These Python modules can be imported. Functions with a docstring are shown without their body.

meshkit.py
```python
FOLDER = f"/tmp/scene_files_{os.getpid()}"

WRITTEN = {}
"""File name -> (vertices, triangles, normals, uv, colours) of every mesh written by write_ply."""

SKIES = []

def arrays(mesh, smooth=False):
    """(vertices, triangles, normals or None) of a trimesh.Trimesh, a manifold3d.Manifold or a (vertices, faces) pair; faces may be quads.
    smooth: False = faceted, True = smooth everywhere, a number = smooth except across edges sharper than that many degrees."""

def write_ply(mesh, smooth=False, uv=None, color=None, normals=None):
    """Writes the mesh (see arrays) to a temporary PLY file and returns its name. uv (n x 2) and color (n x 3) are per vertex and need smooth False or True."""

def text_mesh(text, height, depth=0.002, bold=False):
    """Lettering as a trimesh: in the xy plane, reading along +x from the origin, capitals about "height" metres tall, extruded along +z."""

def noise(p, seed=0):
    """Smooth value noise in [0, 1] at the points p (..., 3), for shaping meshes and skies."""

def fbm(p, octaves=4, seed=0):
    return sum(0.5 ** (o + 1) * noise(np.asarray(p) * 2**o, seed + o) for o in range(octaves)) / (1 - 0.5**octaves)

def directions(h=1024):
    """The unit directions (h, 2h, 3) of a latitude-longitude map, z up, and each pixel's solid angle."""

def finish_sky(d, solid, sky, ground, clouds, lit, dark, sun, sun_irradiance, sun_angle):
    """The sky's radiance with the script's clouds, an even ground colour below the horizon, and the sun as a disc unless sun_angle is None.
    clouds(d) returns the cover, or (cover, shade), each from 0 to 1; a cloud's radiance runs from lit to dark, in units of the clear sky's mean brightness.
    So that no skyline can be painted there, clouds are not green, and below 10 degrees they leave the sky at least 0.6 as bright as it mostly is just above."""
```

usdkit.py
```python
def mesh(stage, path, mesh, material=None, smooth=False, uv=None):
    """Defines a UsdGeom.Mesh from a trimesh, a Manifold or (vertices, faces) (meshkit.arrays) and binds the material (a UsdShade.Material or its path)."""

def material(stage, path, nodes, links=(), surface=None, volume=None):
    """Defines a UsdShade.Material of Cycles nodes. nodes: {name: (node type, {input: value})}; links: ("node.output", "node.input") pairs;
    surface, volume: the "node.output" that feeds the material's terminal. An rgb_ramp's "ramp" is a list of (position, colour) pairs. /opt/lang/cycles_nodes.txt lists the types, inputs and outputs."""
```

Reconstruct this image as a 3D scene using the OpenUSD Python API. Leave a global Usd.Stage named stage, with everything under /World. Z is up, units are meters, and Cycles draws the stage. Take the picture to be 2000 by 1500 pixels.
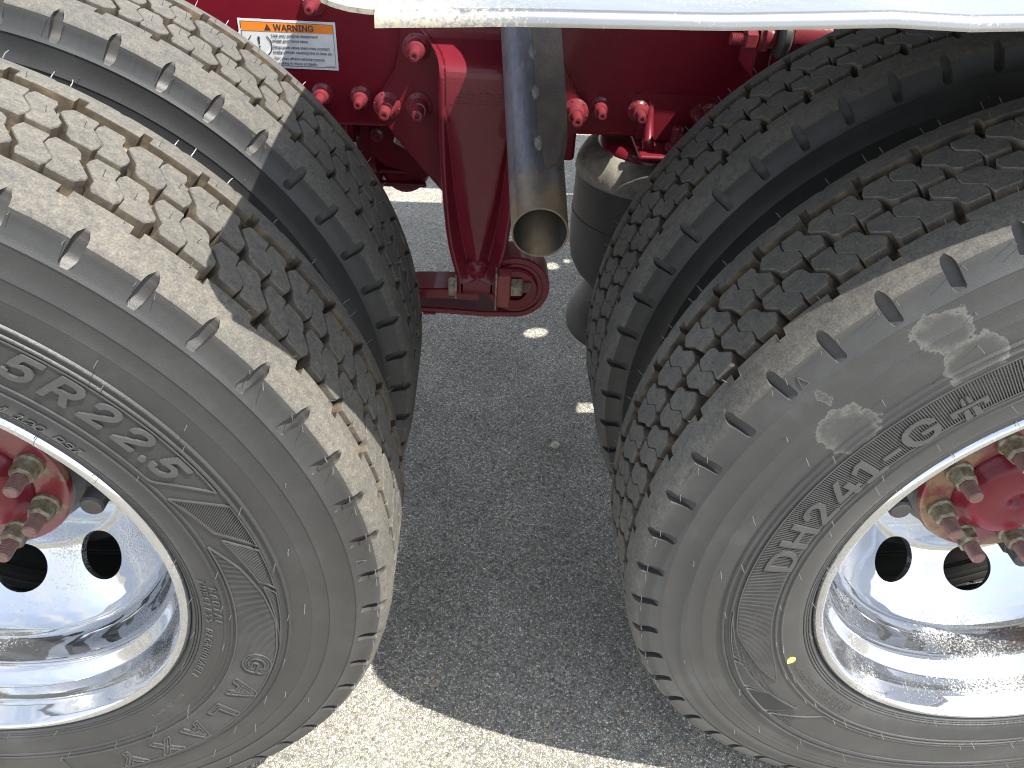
import math, random
import numpy as np, trimesh, manifold3d as m3, shapely
from shapely import geometry as sg, affinity as sa
from pxr import Usd, UsdGeom, UsdLux, UsdShade, Gf, Sdf, Vt
import usdkit, meshkit
from scipy.interpolate import make_interp_spline

stage = Usd.Stage.CreateInMemory()
UsdGeom.SetStageUpAxis(stage, UsdGeom.Tokens.z)
UsdGeom.SetStageMetersPerUnit(stage, 1.0)
W = UsdGeom.Xform.Define(stage, '/World').GetPrim()
stage.SetDefaultPrim(W)
PI = math.pi

# ------------------------------------------------------------------ camera, sky, sun, exposure
EXPOSURE = 2.05
SUN = np.array([0.5503, -0.2569, 1.0]); SUN /= np.linalg.norm(SUN)
SUN_INTENSITY, SKY_STRENGTH = 1.0, 0.147
CAM = np.array([-0.0501, -0.5325, 1.2021]); PITCH, YAW, ROLL, FOCAL_PX = 0.6617, -0.0623, 0.064, 1533.13
cp, sp_, cy, sy_ = math.cos(PITCH), math.sin(PITCH), math.cos(YAW), math.sin(YAW)
Zr = np.array([[cy, -sy_, 0], [sy_, cy, 0], [0, 0, 1]])
fw, rt, up = Zr @ [0, cp, -sp_], Zr @ [1., 0, 0], Zr @ [0, sp_, cp]
rt, up = math.cos(ROLL) * rt + math.sin(ROLL) * up, -math.sin(ROLL) * rt + math.cos(ROLL) * up
cam = UsdGeom.Camera.Define(stage, '/World/camera')
cam.CreateHorizontalApertureAttr(36.0); cam.CreateVerticalApertureAttr(27.0)
cam.CreateFocalLengthAttr(36.0 * FOCAL_PX / 2000); cam.CreateClippingRangeAttr(Gf.Vec2f(0.02, 1000))
cam.CreateExposureAttr(EXPOSURE)
M = Gf.Matrix4d(*rt, 0, *up, 0, *(-fw), 0, *CAM, 1)
cam.AddTransformOp().Set(M)

el, az = math.asin(SUN[2]), math.atan2(SUN[0], SUN[1])
sky = UsdLux.DomeLight.Define(stage, '/World/sky')
sky.CreateIntensityAttr(1.0)
skym = usdkit.material(stage, '/World/Looks/sky_air', {
    'tc': ('texture_coordinate', {}),
    'map': ('mapping', {'scale': (1.6, 1.6, 4.5)}),
    'n': ('noise_texture', {'scale': 1.5, 'detail': 7.0, 'roughness': 0.6}),
    'r': ('rgb_ramp', {'ramp': [(0.0, (0, 0, 0)), (0.47, (0, 0, 0)), (0.66, (0.85, 0.85, 0.85)), (1.0, (1, 1, 1))]}),
    's': ('sky_texture', {'sky_type': 'single_scattering', 'sun_disc': False, 'sun_elevation': el, 'sun_rotation': az}),
    'm': ('mix', {'mix_type': 'mix', 'color2': (3.3, 3.3, 3.3)}),
    'hs': ('hsv', {'saturation': 0.58, 'value': 1.0}),
    'b': ('background_shader', {'strength': SKY_STRENGTH})},
    [('tc.generated', 'map.vector'), ('map.vector', 'n.vector'), ('n.fac', 'r.fac'), ('r.color', 'm.fac'),
     ('s.color', 'hs.color'), ('hs.color', 'm.color1'), ('m.color', 'b.color')], surface='b.background')
UsdShade.MaterialBindingAPI.Apply(sky.GetPrim()).Bind(skym)
sky.GetPrim().SetCustomDataByKey('kind', 'structure')
sun = UsdLux.DistantLight.Define(stage, '/World/sun')
sun.CreateIntensityAttr(SUN_INTENSITY); sun.CreateNormalizeAttr(True); sun.CreateAngleAttr(0.5)
sun.CreateColorAttr(Gf.Vec3f(1.0, 0.955, 0.88))
zx = np.cross([0, 0, 1.0], SUN); zx /= np.linalg.norm(zx); zy = np.cross(SUN, zx)
sun.AddTransformOp().Set(Gf.Matrix4d(*zx, 0, *zy, 0, *SUN, 0, 0, 0, 10, 1))

# ------------------------------------------------------------------ helpers
used = {}
def numbered(parent, name):
    k = (str(parent), name); n = used.get(k, 0); used[k] = n + 1
    return f'{parent}/{name}' if n == 0 else f'{parent}/{name}_{n:03d}'
def tag(p, **kw):
    for k, v in kw.items():
        if v is not None: p.SetCustomDataByKey(k, v)
    return p
def xform(parent, name, loc=(0, 0, 0), **kw):
    x = UsdGeom.Xform.Define(stage, numbered(parent, name))
    if any(loc): x.AddTranslateOp().Set(Gf.Vec3d(*map(float, loc)))
    tag(x.GetPrim(), **kw)
    return str(x.GetPath())
def part(parent, name, mesh, mat, smooth=False, attrs=None, **kw):
    m = usdkit.mesh(stage, numbered(parent, name), mesh, mat, smooth)
    for k, v in (attrs or {}).items():
        UsdGeom.PrimvarsAPI(m).CreatePrimvar(k, Sdf.ValueTypeNames.FloatArray, 'vertex').Set(Vt.FloatArray.FromNumpy(np.asarray(v, np.float32)))
    tag(m.GetPrim(), **kw)
    return str(m.GetPath())
cat = trimesh.util.concatenate
def box(x0, x1, y0, y1, z0, z1):
    b = trimesh.creation.box([x1 - x0, y1 - y0, z1 - z0]); b.apply_translation([(x0 + x1) / 2, (y0 + y1) / 2, (z0 + z1) / 2]); return b
def mani(m):
    a = m.to_mesh(); return trimesh.Trimesh(a.vert_properties[:, :3], a.tri_verts, process=False)
def rbox(x0, x1, y0, y1, z0, z1, r=0.003, seg=8):
    s = m3.Manifold.sphere(r, seg)
    return mani(m3.Manifold.batch_hull([s.translate((x, y, z)) for x in (x0 + r, x1 - r) for y in (y0 + r, y1 - r) for z in (z0 + r, z1 - r)]))
def lathe(prof, n=32, phase=0.0):
    """revolve (r, h) pairs around +z; closed at poles when r = 0"""
    prof = np.asarray(prof, float); t = phase + np.arange(n) / n * 2 * PI
    v = np.stack([prof[:, None, 0] * np.cos(t), prof[:, None, 0] * np.sin(t), np.broadcast_to(prof[:, None, 1], (len(prof), n))], -1).reshape(-1, 3)
    k = np.arange(n); k2 = (k + 1) % n; f = []
    for i in range(len(prof) - 1):
        a, b, c, d = i * n + k, i * n + k2, (i + 1) * n + k2, (i + 1) * n + k
        f += [np.stack([a, b, c], 1), np.stack([a, c, d], 1)]
    m = trimesh.Trimesh(v, np.vstack(f), process=True); m.remove_unreferenced_vertices()
    m.update_faces(m.nondegenerate_faces()); return m
def place(m, axis, pos):
    """turn the mesh's +z to axis and move it to pos"""
    m = m.copy(); m.apply_transform(trimesh.geometry.align_vectors([0, 0, 1], np.asarray(axis, float))); m.apply_translation(pos); return m
def tube(pts, rad, n=10, cap=True):
    pts = np.asarray(pts, float); rad = np.broadcast_to(rad, len(pts)); T = np.gradient(pts, axis=0); T /= np.linalg.norm(T, axis=1, keepdims=True)
    ref = np.array([0.31, 0.2, 0.93]); V = []
    for p, t, r in zip(pts, T, rad):
        a = np.cross(t, ref); a /= np.linalg.norm(a); b = np.cross(t, a); ref = np.cross(a, t) if False else ref
        u = np.arange(n) / n * 2 * PI; V.append(p + r * (np.cos(u)[:, None] * a + np.sin(u)[:, None] * b))
    f = []; k = np.arange(n); k2 = (k + 1) % n
    for i in range(len(pts) - 1):
        a, b, c, d = i * n + k, i * n + k2, (i + 1) * n + k2, (i + 1) * n + k; f += [np.stack([a, b, c], 1), np.stack([a, c, d], 1)]
    V = np.vstack(V)
    if cap:
        V = np.vstack([V, pts[0], pts[-1]]); e = len(V); l = (len(pts) - 1) * n
        f += [np.stack([k2, k, np.full(n, e - 2)], 1), np.stack([l + k, l + k2, np.full(n, e - 1)], 1)]
    return trimesh.Trimesh(V, np.vstack(f), process=False)
def grid(V, wrap=False, flip=False):
    """(rows, cols, 3) -> (verts, tris)"""
    R, C = V.shape[:2]; j = np.arange(C if wrap else C - 1); j2 = (j + 1) % C; f = []
    for i in range(R - 1):
        a, b, c, d = i * C + j, i * C + j2, (i + 1) * C + j2, (i + 1) * C + j
        f += [np.stack([a, b, c], 1), np.stack([a, c, d], 1)]
    f = np.vstack(f); return V.reshape(-1, 3), f[:, ::-1] if flip else f
def polys(g):
    return [p for p in getattr(g, 'geoms', [g]) if p.geom_type == 'Polygon' and p.area > 1e-9]
def extrude(poly, h):
    return cat([trimesh.creation.extrude_polygon(p, h, engine='earcut') for p in polys(poly)])

# ------------------------------------------------------------------ materials
def mat(name, nodes, links, surface='p.BSDF'):
    return usdkit.material(stage, '/World/Looks/' + name, nodes, links, surface)
def simple(name, c1, c2, scale=30, rough=0.5, metal=0.0, bump=0.0, bscale=200, coat=0.0, detail=5.0, lo=0.35, hi=0.65, spec=0.5, mid=None):
    ramp = [(0, c1), (lo, c1)] + ([((lo + hi) / 2, mid)] if mid else []) + [(hi, c2), (1, c2)]
    n = {'g': ('geometry', {}), 'n': ('noise_texture', {'scale': scale, 'detail': detail, 'roughness': 0.65}), 'r': ('rgb_ramp', {'ramp': ramp}),
         'p': ('principled_bsdf', {'roughness': rough, 'metallic': metal, 'coat_weight': coat, 'coat_roughness': 0.08, 'specular_ior_level': spec})}
    l = [('g.position', 'n.vector'), ('n.fac', 'r.fac'), ('r.color', 'p.base_color')]
    if bump:
        n['n2'] = ('noise_texture', {'scale': bscale, 'detail': 4.0}); n['b'] = ('bump', {'strength': bump, 'distance': 0.002})
        l += [('g.position', 'n2.vector'), ('n2.fac', 'b.height'), ('b.normal', 'p.normal')]
    return mat(name, n, l)

def rubber(name, dusty=1.0, side=(0.0195, 0.0195, 0.0192), stain=False, top_d=(0.029, 0.029, 0.0305), top_l=(0.095, 0.087, 0.070)):
    """sidewall rubber where dust = 0, worn dusty tread where dust = 1, brown groove walls where wall = 1"""
    tl = tuple(a + (b - a) * dusty for a, b in zip((0.042, 0.041, 0.039), top_l))
    n = {'g': ('geometry', {}), 'ad': ('attribute', {'attribute': 'dust'}), 'aw': ('attribute', {'attribute': 'wall'}),
         'n1': ('noise_texture', {'scale': 130.0, 'detail': 8.0, 'roughness': 0.75}), 'n1b': ('noise_texture', {'scale': 14.0, 'detail': 5.0, 'roughness': 0.7}),
         'mx': ('mix', {'mix_type': 'mix', 'fac': 0.34}), 'n5': ('noise_texture', {'scale': 520.0, 'detail': 4.0, 'roughness': 0.8}), 'my': ('mix', {'mix_type': 'mix', 'fac': 0.36}),
         'r1': ('rgb_ramp', {'ramp': [(0.36, top_d), (0.48, tuple(0.55 * a + 0.45 * b for a, b in zip(top_d, tl))), (0.59, tl), (0.72, tuple(min(1, 1.8 * a) for a in tl))]}),
         'n2': ('noise_texture', {'scale': 9.0, 'detail': 7.0, 'roughness': 0.7}),
         'r2': ('rgb_ramp', {'ramp': [(0.28, tuple(0.8 * a for a in side)), (0.52, side), (0.70, tuple(1.45 * a for a in side)), (0.9, tuple(2.3 * a for a in side))]}),
         'n3': ('noise_texture', {'scale': 70.0, 'detail': 6.0}),
         'r3': ('rgb_ramp', {'ramp': [(0.3, (0.020, 0.016, 0.012)), (0.52, (0.052, 0.039, 0.024)), (0.72, (0.115, 0.083, 0.046))]}),
         'n4': ('noise_texture', {'scale': 900.0, 'detail': 3.0}), 'b': ('bump', {'strength': 0.35, 'distance': 0.0006}),
         'm1': ('mix', {'mix_type': 'mix'}), 'm2': ('mix', {'mix_type': 'mix'}),
         'rr': ('map_range', {'from_min': 0.0, 'from_max': 1.0, 'to_min': 0.50, 'to_max': 0.85}),
         'p': ('principled_bsdf', {'specular_ior_level': 0.34})}
    l = [('g.position', 'n1.vector'), ('g.position', 'n1b.vector'), ('g.position', 'n2.vector'), ('g.position', 'n3.vector'), ('g.position', 'n4.vector'),
         ('n1.fac', 'mx.color1'), ('n1b.fac', 'mx.color2'), ('mx.color', 'my.color1'), ('n5.fac', 'my.color2'), ('g.position', 'n5.vector'), ('my.color', 'r1.fac'), ('n2.fac', 'r2.fac'), ('n3.fac', 'r3.fac'),
         ('ad.fac', 'm1.fac'), ('r1.color', 'm1.color2'), ('aw.fac', 'm2.fac'), ('m1.color', 'm2.color1'), ('r3.color', 'm2.color2'),
         ('m2.color', 'p.base_color'), ('ad.fac', 'rr.value'), ('rr.result', 'p.roughness'), ('n4.fac', 'b.height'), ('b.normal', 'p.normal')]
    if stain:   # dried water marks: pale uneven outlines on the upper sidewall
        spots = [((.3020, .012, .7325), .027), ((.388, .012, .815), .030), ((.350, .012, .846), .024), ((.262, .012, .770), .010)]
        n.update({'ns': ('noise_texture', {'scale': 30.0, 'detail': 7.0, 'roughness': 0.65}), 'na': ('math', {'math_type': 'multiply_add', 'value2': 0.055, 'value3': -0.0275}),
                  'rs': ('rgb_ramp', {'ramp': [(0.0, (0.05, 0.05, 0.05)), (0.66, (0.10, 0.10, 0.10)), (0.84, (0.30, 0.30, 0.30)), (0.95, (0.62, 0.62, 0.62)), (1.0, (0, 0, 0))]}),
                  'ms': ('mix', {'mix_type': 'mix', 'color2': (0.105, 0.102, 0.092)})})
        l += [('g.position', 'ns.vector'), ('ns.fac', 'na.value1')]; last = None
        for k, (p_, r_) in enumerate(spots):
            n[f'vs{k}'] = ('vector_math', {'math_type': 'distance', 'vector2': p_}); n[f'ad{k}'] = ('math', {'math_type': 'add'}); n[f'dv{k}'] = ('math', {'math_type': 'divide', 'value2': r_})
            l += [('g.position', f'vs{k}.vector1'), (f'vs{k}.value', f'ad{k}.value1'), ('na.value', f'ad{k}.value2'), (f'ad{k}.value', f'dv{k}.value1')]
            if last:
                n[f'mn{k}'] = ('math', {'math_type': 'minimum'}); l += [(last, f'mn{k}.value1'), (f'dv{k}.value', f'mn{k}.value2')]; last = f'mn{k}.value'
            else: last = f'dv{k}.value'
        l += [(last, 'rs.fac'), ('rs.color', 'ms.fac'), ('r2.color', 'ms.color1'), ('ms.color', 'm1.color1')]
    else:
        l += [('r2.color', 'm1.color1')]
    return mat(name, n, l)

RUB = {'outer_left': rubber('rubber_outer_left', 1.0), 'inner_left': rubber('rubber_inner_left', 0.8),
       'outer_right': rubber('rubber_outer_right', 0.85, side=(0.027, 0.027, 0.0265), stain=True), 'inner_right': rubber('rubber_inner_right', 0.75)}
RUB_MARK = simple('rubber_lettering', (0.024, 0.024, 0.024), (0.034, 0.034, 0.0335), 40, 0.5)
HAIR = simple('rubber_hair', (0.045, 0.045, 0.045), (0.075, 0.075, 0.075), 60, 0.45)
def red_paint(name, a=(0.080, 0.0040, 0.0088), b=(0.098, 0.0053, 0.0108), dirt=True, bump=0.12):
    n = {'g': ('geometry', {}), 'n': ('noise_texture', {'scale': 11.0, 'detail': 6.0, 'roughness': 0.7}), 'r': ('rgb_ramp', {'ramp': [(0.3, a), (0.7, b)]}),
         'n3': ('noise_texture', {'scale': 240.0, 'detail': 5.0, 'roughness': 0.8}), 'r3': ('rgb_ramp', {'ramp': [(0, (0, 0, 0)), (0.70, (0, 0, 0)), (0.76, (1, 1, 1))]}),
         'mx': ('mix', {'mix_type': 'mix', 'color2': (0.15, 0.07, 0.06)}),
         'n2': ('noise_texture', {'scale': 420.0, 'detail': 2.0}), 'b': ('bump', {'strength': bump, 'distance': 0.0012}),
         'p': ('principled_bsdf', {'roughness': 0.36, 'coat_weight': 0.18, 'coat_roughness': 0.07, 'specular_ior_level': 0.14})}
    l = [('g.position', 'n.vector'), ('g.position', 'n2.vector'), ('g.position', 'n3.vector'), ('n.fac', 'r.fac'), ('r.color', 'mx.color1'), ('n3.fac', 'r3.fac'), ('r3.color', 'mx.fac'),
         ('mx.color', 'p.base_color'), ('n2.fac', 'b.height'), ('b.normal', 'p.normal')]
    return mat(name, n, l)
RED = red_paint('burgundy_paint'); RED_CAST = red_paint('burgundy_cast', (0.078, 0.0062, 0.0115), (0.096, 0.0078, 0.0135), bump=0.25); RED_BOLT = red_paint('burgundy_bolt', (0.090, 0.013, 0.018), (0.108, 0.017, 0.022), bump=0.25)
RUSTY = simple('burgundy_worn_to_rust', (0.095, 0.007, 0.012), (0.125, 0.062, 0.026), 16, 0.45, bump=0.4, bscale=260, coat=0.25, lo=0.47, hi=0.56, mid=(0.08, 0.03, 0.017))
STEEL = simple('grey_cast_steel', (0.10, 0.10, 0.10), (0.16, 0.155, 0.145), 30, 0.5, 0.5, 0.3, 200)
RUSTY_EDGE = simple('burgundy_with_rust_edge', (0.090, 0.006, 0.011), (0.10, 0.055, 0.024), 22, 0.30, bump=0.25, bscale=260, coat=0.4, lo=0.56, hi=0.62, mid=(0.07, 0.022, 0.015))
RUST_NUT = simple('rusty_zinc', (0.23, 0.21, 0.165), (0.085, 0.055, 0.028), 90, 0.55, 0.35, 0.5, 300, mid=(0.155, 0.13, 0.085))
STUD = simple('rusty_stud', (0.10, 0.048, 0.042), (0.14, 0.075, 0.065), 120, 0.5, 0.3, 0.3, 500)
BLACK = simple('black_iron', (0.02, 0.019, 0.018), (0.035, 0.032, 0.03), 60, 0.5, 0.0, 0.2, 300)
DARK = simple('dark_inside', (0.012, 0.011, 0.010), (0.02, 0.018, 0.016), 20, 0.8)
PIPE = mat('burnt_steel', {'g': ('geometry', {}), 'a': ('attribute', {'attribute': 'dust'}), 'n': ('noise_texture', {'scale': 24.0, 'detail': 7.0, 'roughness': 0.7}), 'st': ('mapping', {'scale': (14.0, 2.0, 2.0), 'rotation': (0.0, 0.0, 0.5)}), 'n2': ('noise_texture', {'scale': 24.0, 'detail': 6.0, 'roughness': 0.75}),
    'mn': ('mix', {'mix_type': 'mix', 'fac': 0.5}), 'r': ('rgb_ramp', {'ramp': [(0.32, (0.050, 0.050, 0.058)), (0.48, (0.085, 0.083, 0.092)), (0.62, (0.12, 0.115, 0.12)), (0.75, (0.11, 0.09, 0.07))]}), 'r2': ('rgb_ramp', {'ramp': [(0.3, (0.085, 0.065, 0.045)), (0.7, (0.15, 0.105, 0.06))]}),
    'ad': ('math', {'math_type': 'add'}), 'mr': ('map_range', {'from_min': 0.75, 'from_max': 1.15, 'clamp': True}), 'm': ('mix', {'mix_type': 'mix'}), 'me': ('map_range', {'to_min': 0.7, 'to_max': 0.15}), 'b': ('bump', {'strength': 0.4, 'distance': 0.0015}), 'n3': ('noise_texture', {'scale': 190.0, 'detail': 4.0}), 'p': ('principled_bsdf', {'roughness': 0.44})},
    [('g.position', 'n.vector'), ('g.position', 'n3.vector'), ('g.position', 'st.vector'), ('st.vector', 'n2.vector'), ('n.fac', 'mn.color1'), ('n2.fac', 'mn.color2'), ('mn.color', 'r.fac'), ('n.fac', 'r2.fac'), ('a.fac', 'ad.value1'), ('n.fac', 'ad.value2'), ('ad.value', 'mr.value'),
     ('mr.result', 'm.fac'), ('r.color', 'm.color1'), ('r2.color', 'm.color2'), ('m.color', 'p.base_color'), ('mr.result', 'me.value'), ('me.result', 'p.metallic'), ('n3.fac', 'b.height'), ('b.normal', 'p.normal')])
PIPE_OLD = simple('old_steel', (0.075, 0.073, 0.082), (0.13, 0.105, 0.08), 22, 0.42, 0.75, 0.35, 180, lo=0.38, hi=0.62, mid=(0.09, 0.088, 0.096))
PIPE_EDGE = simple('rusted_steel', (0.10, 0.075, 0.05), (0.15, 0.105, 0.06), 60, 0.6, 0.3, 0.3, 300)
SOOT = mat('sooty_steel', {'g': ('geometry', {}), 'a': ('attribute', {'attribute': 'dust'}), 'n': ('noise_texture', {'scale': 60.0, 'detail': 5.0}), 'r': ('rgb_ramp', {'ramp': [(0.3, (0.15, 0.11, 0.06)), (0.7, (0.27, 0.20, 0.115))]}),
    'm': ('mix', {'mix_type': 'mix', 'color1': (0.010, 0.0085, 0.007)}), 'p': ('principled_bsdf', {'roughness': 0.85})},
    [('g.position', 'n.vector'), ('n.fac', 'r.fac'), ('a.fac', 'm.fac'), ('r.color', 'm.color2'), ('m.color', 'p.base_color')])
WHITE = simple('label_white', (0.40, 0.41, 0.41), (0.46, 0.46, 0.46), 40, 0.4)
ORANGE = simple('label_orange', (0.52, 0.14, 0.012), (0.58, 0.17, 0.018), 40, 0.4)
INK = simple('label_ink', (0.015, 0.015, 0.017), (0.022, 0.022, 0.024), 40, 0.5)
YELLOW = simple('yellow_paint_dot', (0.72, 0.48, 0.08), (0.80, 0.55, 0.12), 200, 0.6)
BELLOWS = simple('air_spring_rubber', (0.014, 0.0133, 0.0125), (0.028, 0.025, 0.021), 16, 0.6, 0, 0.2, 250)
BELLOWS_DUST = simple('dusty_air_spring_rubber', (0.075, 0.070, 0.056), (0.17, 0.16, 0.13), 30, 0.7, 0, 0.2, 250)
def chrome(name, rough, dirt_c, spots=0.62, base=(0.86, 0.87, 0.88), wav=0.10):
    n = {'g': ('geometry', {}), 'n': ('noise_texture', {'scale': 330.0, 'detail': 6.0, 'roughness': 0.8}), 'n0': ('noise_texture', {'scale': 7.0, 'detail': 4.0}),
         'mm': ('mix', {'mix_type': 'mix', 'fac': 0.45}),
         'r': ('rgb_ramp', {'ramp': [(0, (0, 0, 0)), (spots - 0.05, (0, 0, 0)), (spots + 0.03, (1, 1, 1))]}), 'c': ('mix', {'mix_type': 'mix', 'color1': base, 'color2': dirt_c}),
         'ro': ('map_range', {'to_min': rough, 'to_max': 0.55}), 'me': ('map_range', {'to_min': 0.95, 'to_max': 0.3}),
         'w': ('noise_texture', {'scale': 26.0, 'detail': 2.0}), 'b': ('bump', {'strength': wav, 'distance': 0.002}), 'p': ('principled_bsdf', {})}
    l = [('g.position', 'n.vector'), ('g.position', 'n0.vector'), ('g.position', 'w.vector'), ('n.fac', 'mm.color1'), ('n0.fac', 'mm.color2'), ('mm.color', 'r.fac'), ('r.color', 'c.fac'), ('c.color', 'p.base_color'), ('r.color', 'ro.value'),
         ('r.color', 'me.value'), ('ro.result', 'p.roughness'), ('me.result', 'p.metallic'), ('w.fac', 'b.height'), ('b.normal', 'p.normal')]
    return mat(name, n, l)
CHROME = chrome('polished_aluminium', 0.035, (0.24, 0.235, 0.22), 0.60, (0.43, 0.44, 0.45))
FENDER = chrome('weathered_aluminium', 0.30, (0.26, 0.23, 0.17), 0.56, (0.205, 0.205, 0.20), 0.3)

# asphalt: grey and brown aggregate set in a dark binder
ASPHALT = mat('asphalt', {
    'g': ('geometry', {}),
    'v': ('voronoi_texture', {'scale': 290.0, 'randomness': 1.0}), 've': ('voronoi_texture', {'scale': 290.0, 'feature': 'distance_to_edge'}),
    'v2': ('voronoi_texture', {'scale': 115.0}), 'r2': ('rgb_ramp', {'ramp': [(0, (1, 1, 1)), (0.30, (1, 1, 1)), (0.42, (0, 0, 0)), (1, (0, 0, 0))]}),
    'sep': ('separate_color', {}), 'sep2': ('separate_color', {}),
    'rc': ('rgb_ramp', {'ramp': [(0.0, (0.085, 0.081, 0.069)), (0.2, (0.21, 0.201, 0.170)), (0.5, (0.31, 0.297, 0.250)), (0.72, (0.40, 0.382, 0.32)), (0.88, (0.58, 0.55, 0.465)), (0.95, (0.42, 0.30, 0.17)), (1.0, (0.75, 0.71, 0.62))]}),
    're': ('rgb_ramp', {'ramp': [(0.0, (0, 0, 0)), (0.08, (0.25, 0.25, 0.25)), (0.22, (1, 1, 1))]}),
    'mb': ('mix', {'mix_type': 'mix', 'color1': (0.115, 0.110, 0.095)}),
    'gt': ('math', {'math_type': 'greater_than', 'value2': 0.84}), 'mu': ('math', {'math_type': 'multiply'}),
    'rc2': ('rgb_ramp', {'ramp': [(0.0, (0.11, 0.11, 0.11)), (0.4, (0.36, 0.345, 0.305)), (0.7, (0.36, 0.25, 0.15)), (1.0, (0.24, 0.25, 0.25))]}),
    'm2': ('mix', {'mix_type': 'mix'}),
    'nl': ('noise_texture', {'scale': 5.0, 'detail': 5.0}), 'rl': ('map_range', {'from_min': 0.3, 'from_max': 0.7, 'to_min': 0.82, 'to_max': 1.18}),
    'ml': ('mix', {'mix_type': 'multiply', 'fac': 1.0}),
    'n': ('noise_texture', {'scale': 700.0, 'detail': 3.0}), 'hm': ('math', {'math_type': 'multiply_add', 'value2': 0.25}),
    'b': ('bump', {'strength': 0.7, 'distance': 0.0022}), 'p': ('principled_bsdf', {'roughness': 0.85, 'specular_ior_level': 0.35})},
    [('g.position', 'v.vector'), ('g.position', 've.vector'), ('g.position', 'v2.vector'), ('g.position', 'nl.vector'), ('g.position', 'n.vector'),
     ('v.color', 'sep.color'), ('sep.r', 'rc.fac'), ('ve.distance', 're.fac'), ('re.color', 'mb.fac'), ('rc.color', 'mb.color2'),
     ('v2.color', 'sep2.color'), ('sep2.r', 'gt.value1'), ('v2.distance', 'r2.fac'), ('gt.value', 'mu.value1'), ('r2.color', 'mu.value2'), ('mu.value', 'm2.fac'),
     ('sep2.g', 'rc2.fac'), ('mb.color', 'm2.color1'), ('rc2.color', 'm2.color2'), ('m2.color', 'ml.color1'), ('nl.fac', 'rl.value'), ('rl.result', 'ml.color2'), ('ml.color', 'p.base_color'),
     ('n.fac', 'hm.value1'), ('re.color', 'hm.value3'), ('hm.value', 'b.height'), ('b.normal', 'p.normal')])
STONE = mat('loose_grit', {'g': ('geometry', {}), 'r': ('rgb_ramp', {'ramp': [(0, (0.08, 0.08, 0.08)), (0.35, (0.20, 0.19, 0.17)), (0.6, (0.34, 0.31, 0.26)), (0.8, (0.30, 0.19, 0.11)), (1, (0.45, 0.43, 0.38))]}),
    'n': ('noise_texture', {'scale': 400.0, 'detail': 4.0}), 'b': ('bump', {'strength': 0.5, 'distance': 0.002}), 'p': ('principled_bsdf', {'roughness': 0.8})},
    [('g.random_per_island', 'r.fac'), ('r.color', 'p.base_color'), ('g.position', 'n.vector'), ('n.fac', 'b.height'), ('b.normal', 'p.normal')])

# ------------------------------------------------------------------ ground
gx = np.array([-150, -20, -3, 3, 20, 150.]); GX, GY = np.meshgrid(gx, gx, indexing='ij')
gv, gf = grid(np.stack([GX, GY, np.zeros_like(GX)], -1), flip=True)
part('/World', 'ground', (gv, gf), ASPHALT, kind='structure', label='weathered grey asphalt lot with pale aggregate showing', category='asphalt')

# ------------------------------------------------------------------ the truck
TRUCK = xform('/World', 'truck', (0, 0, 0), label='burgundy truck chassis with two pairs of dual wheels and a silver fender', category='truck')

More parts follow.
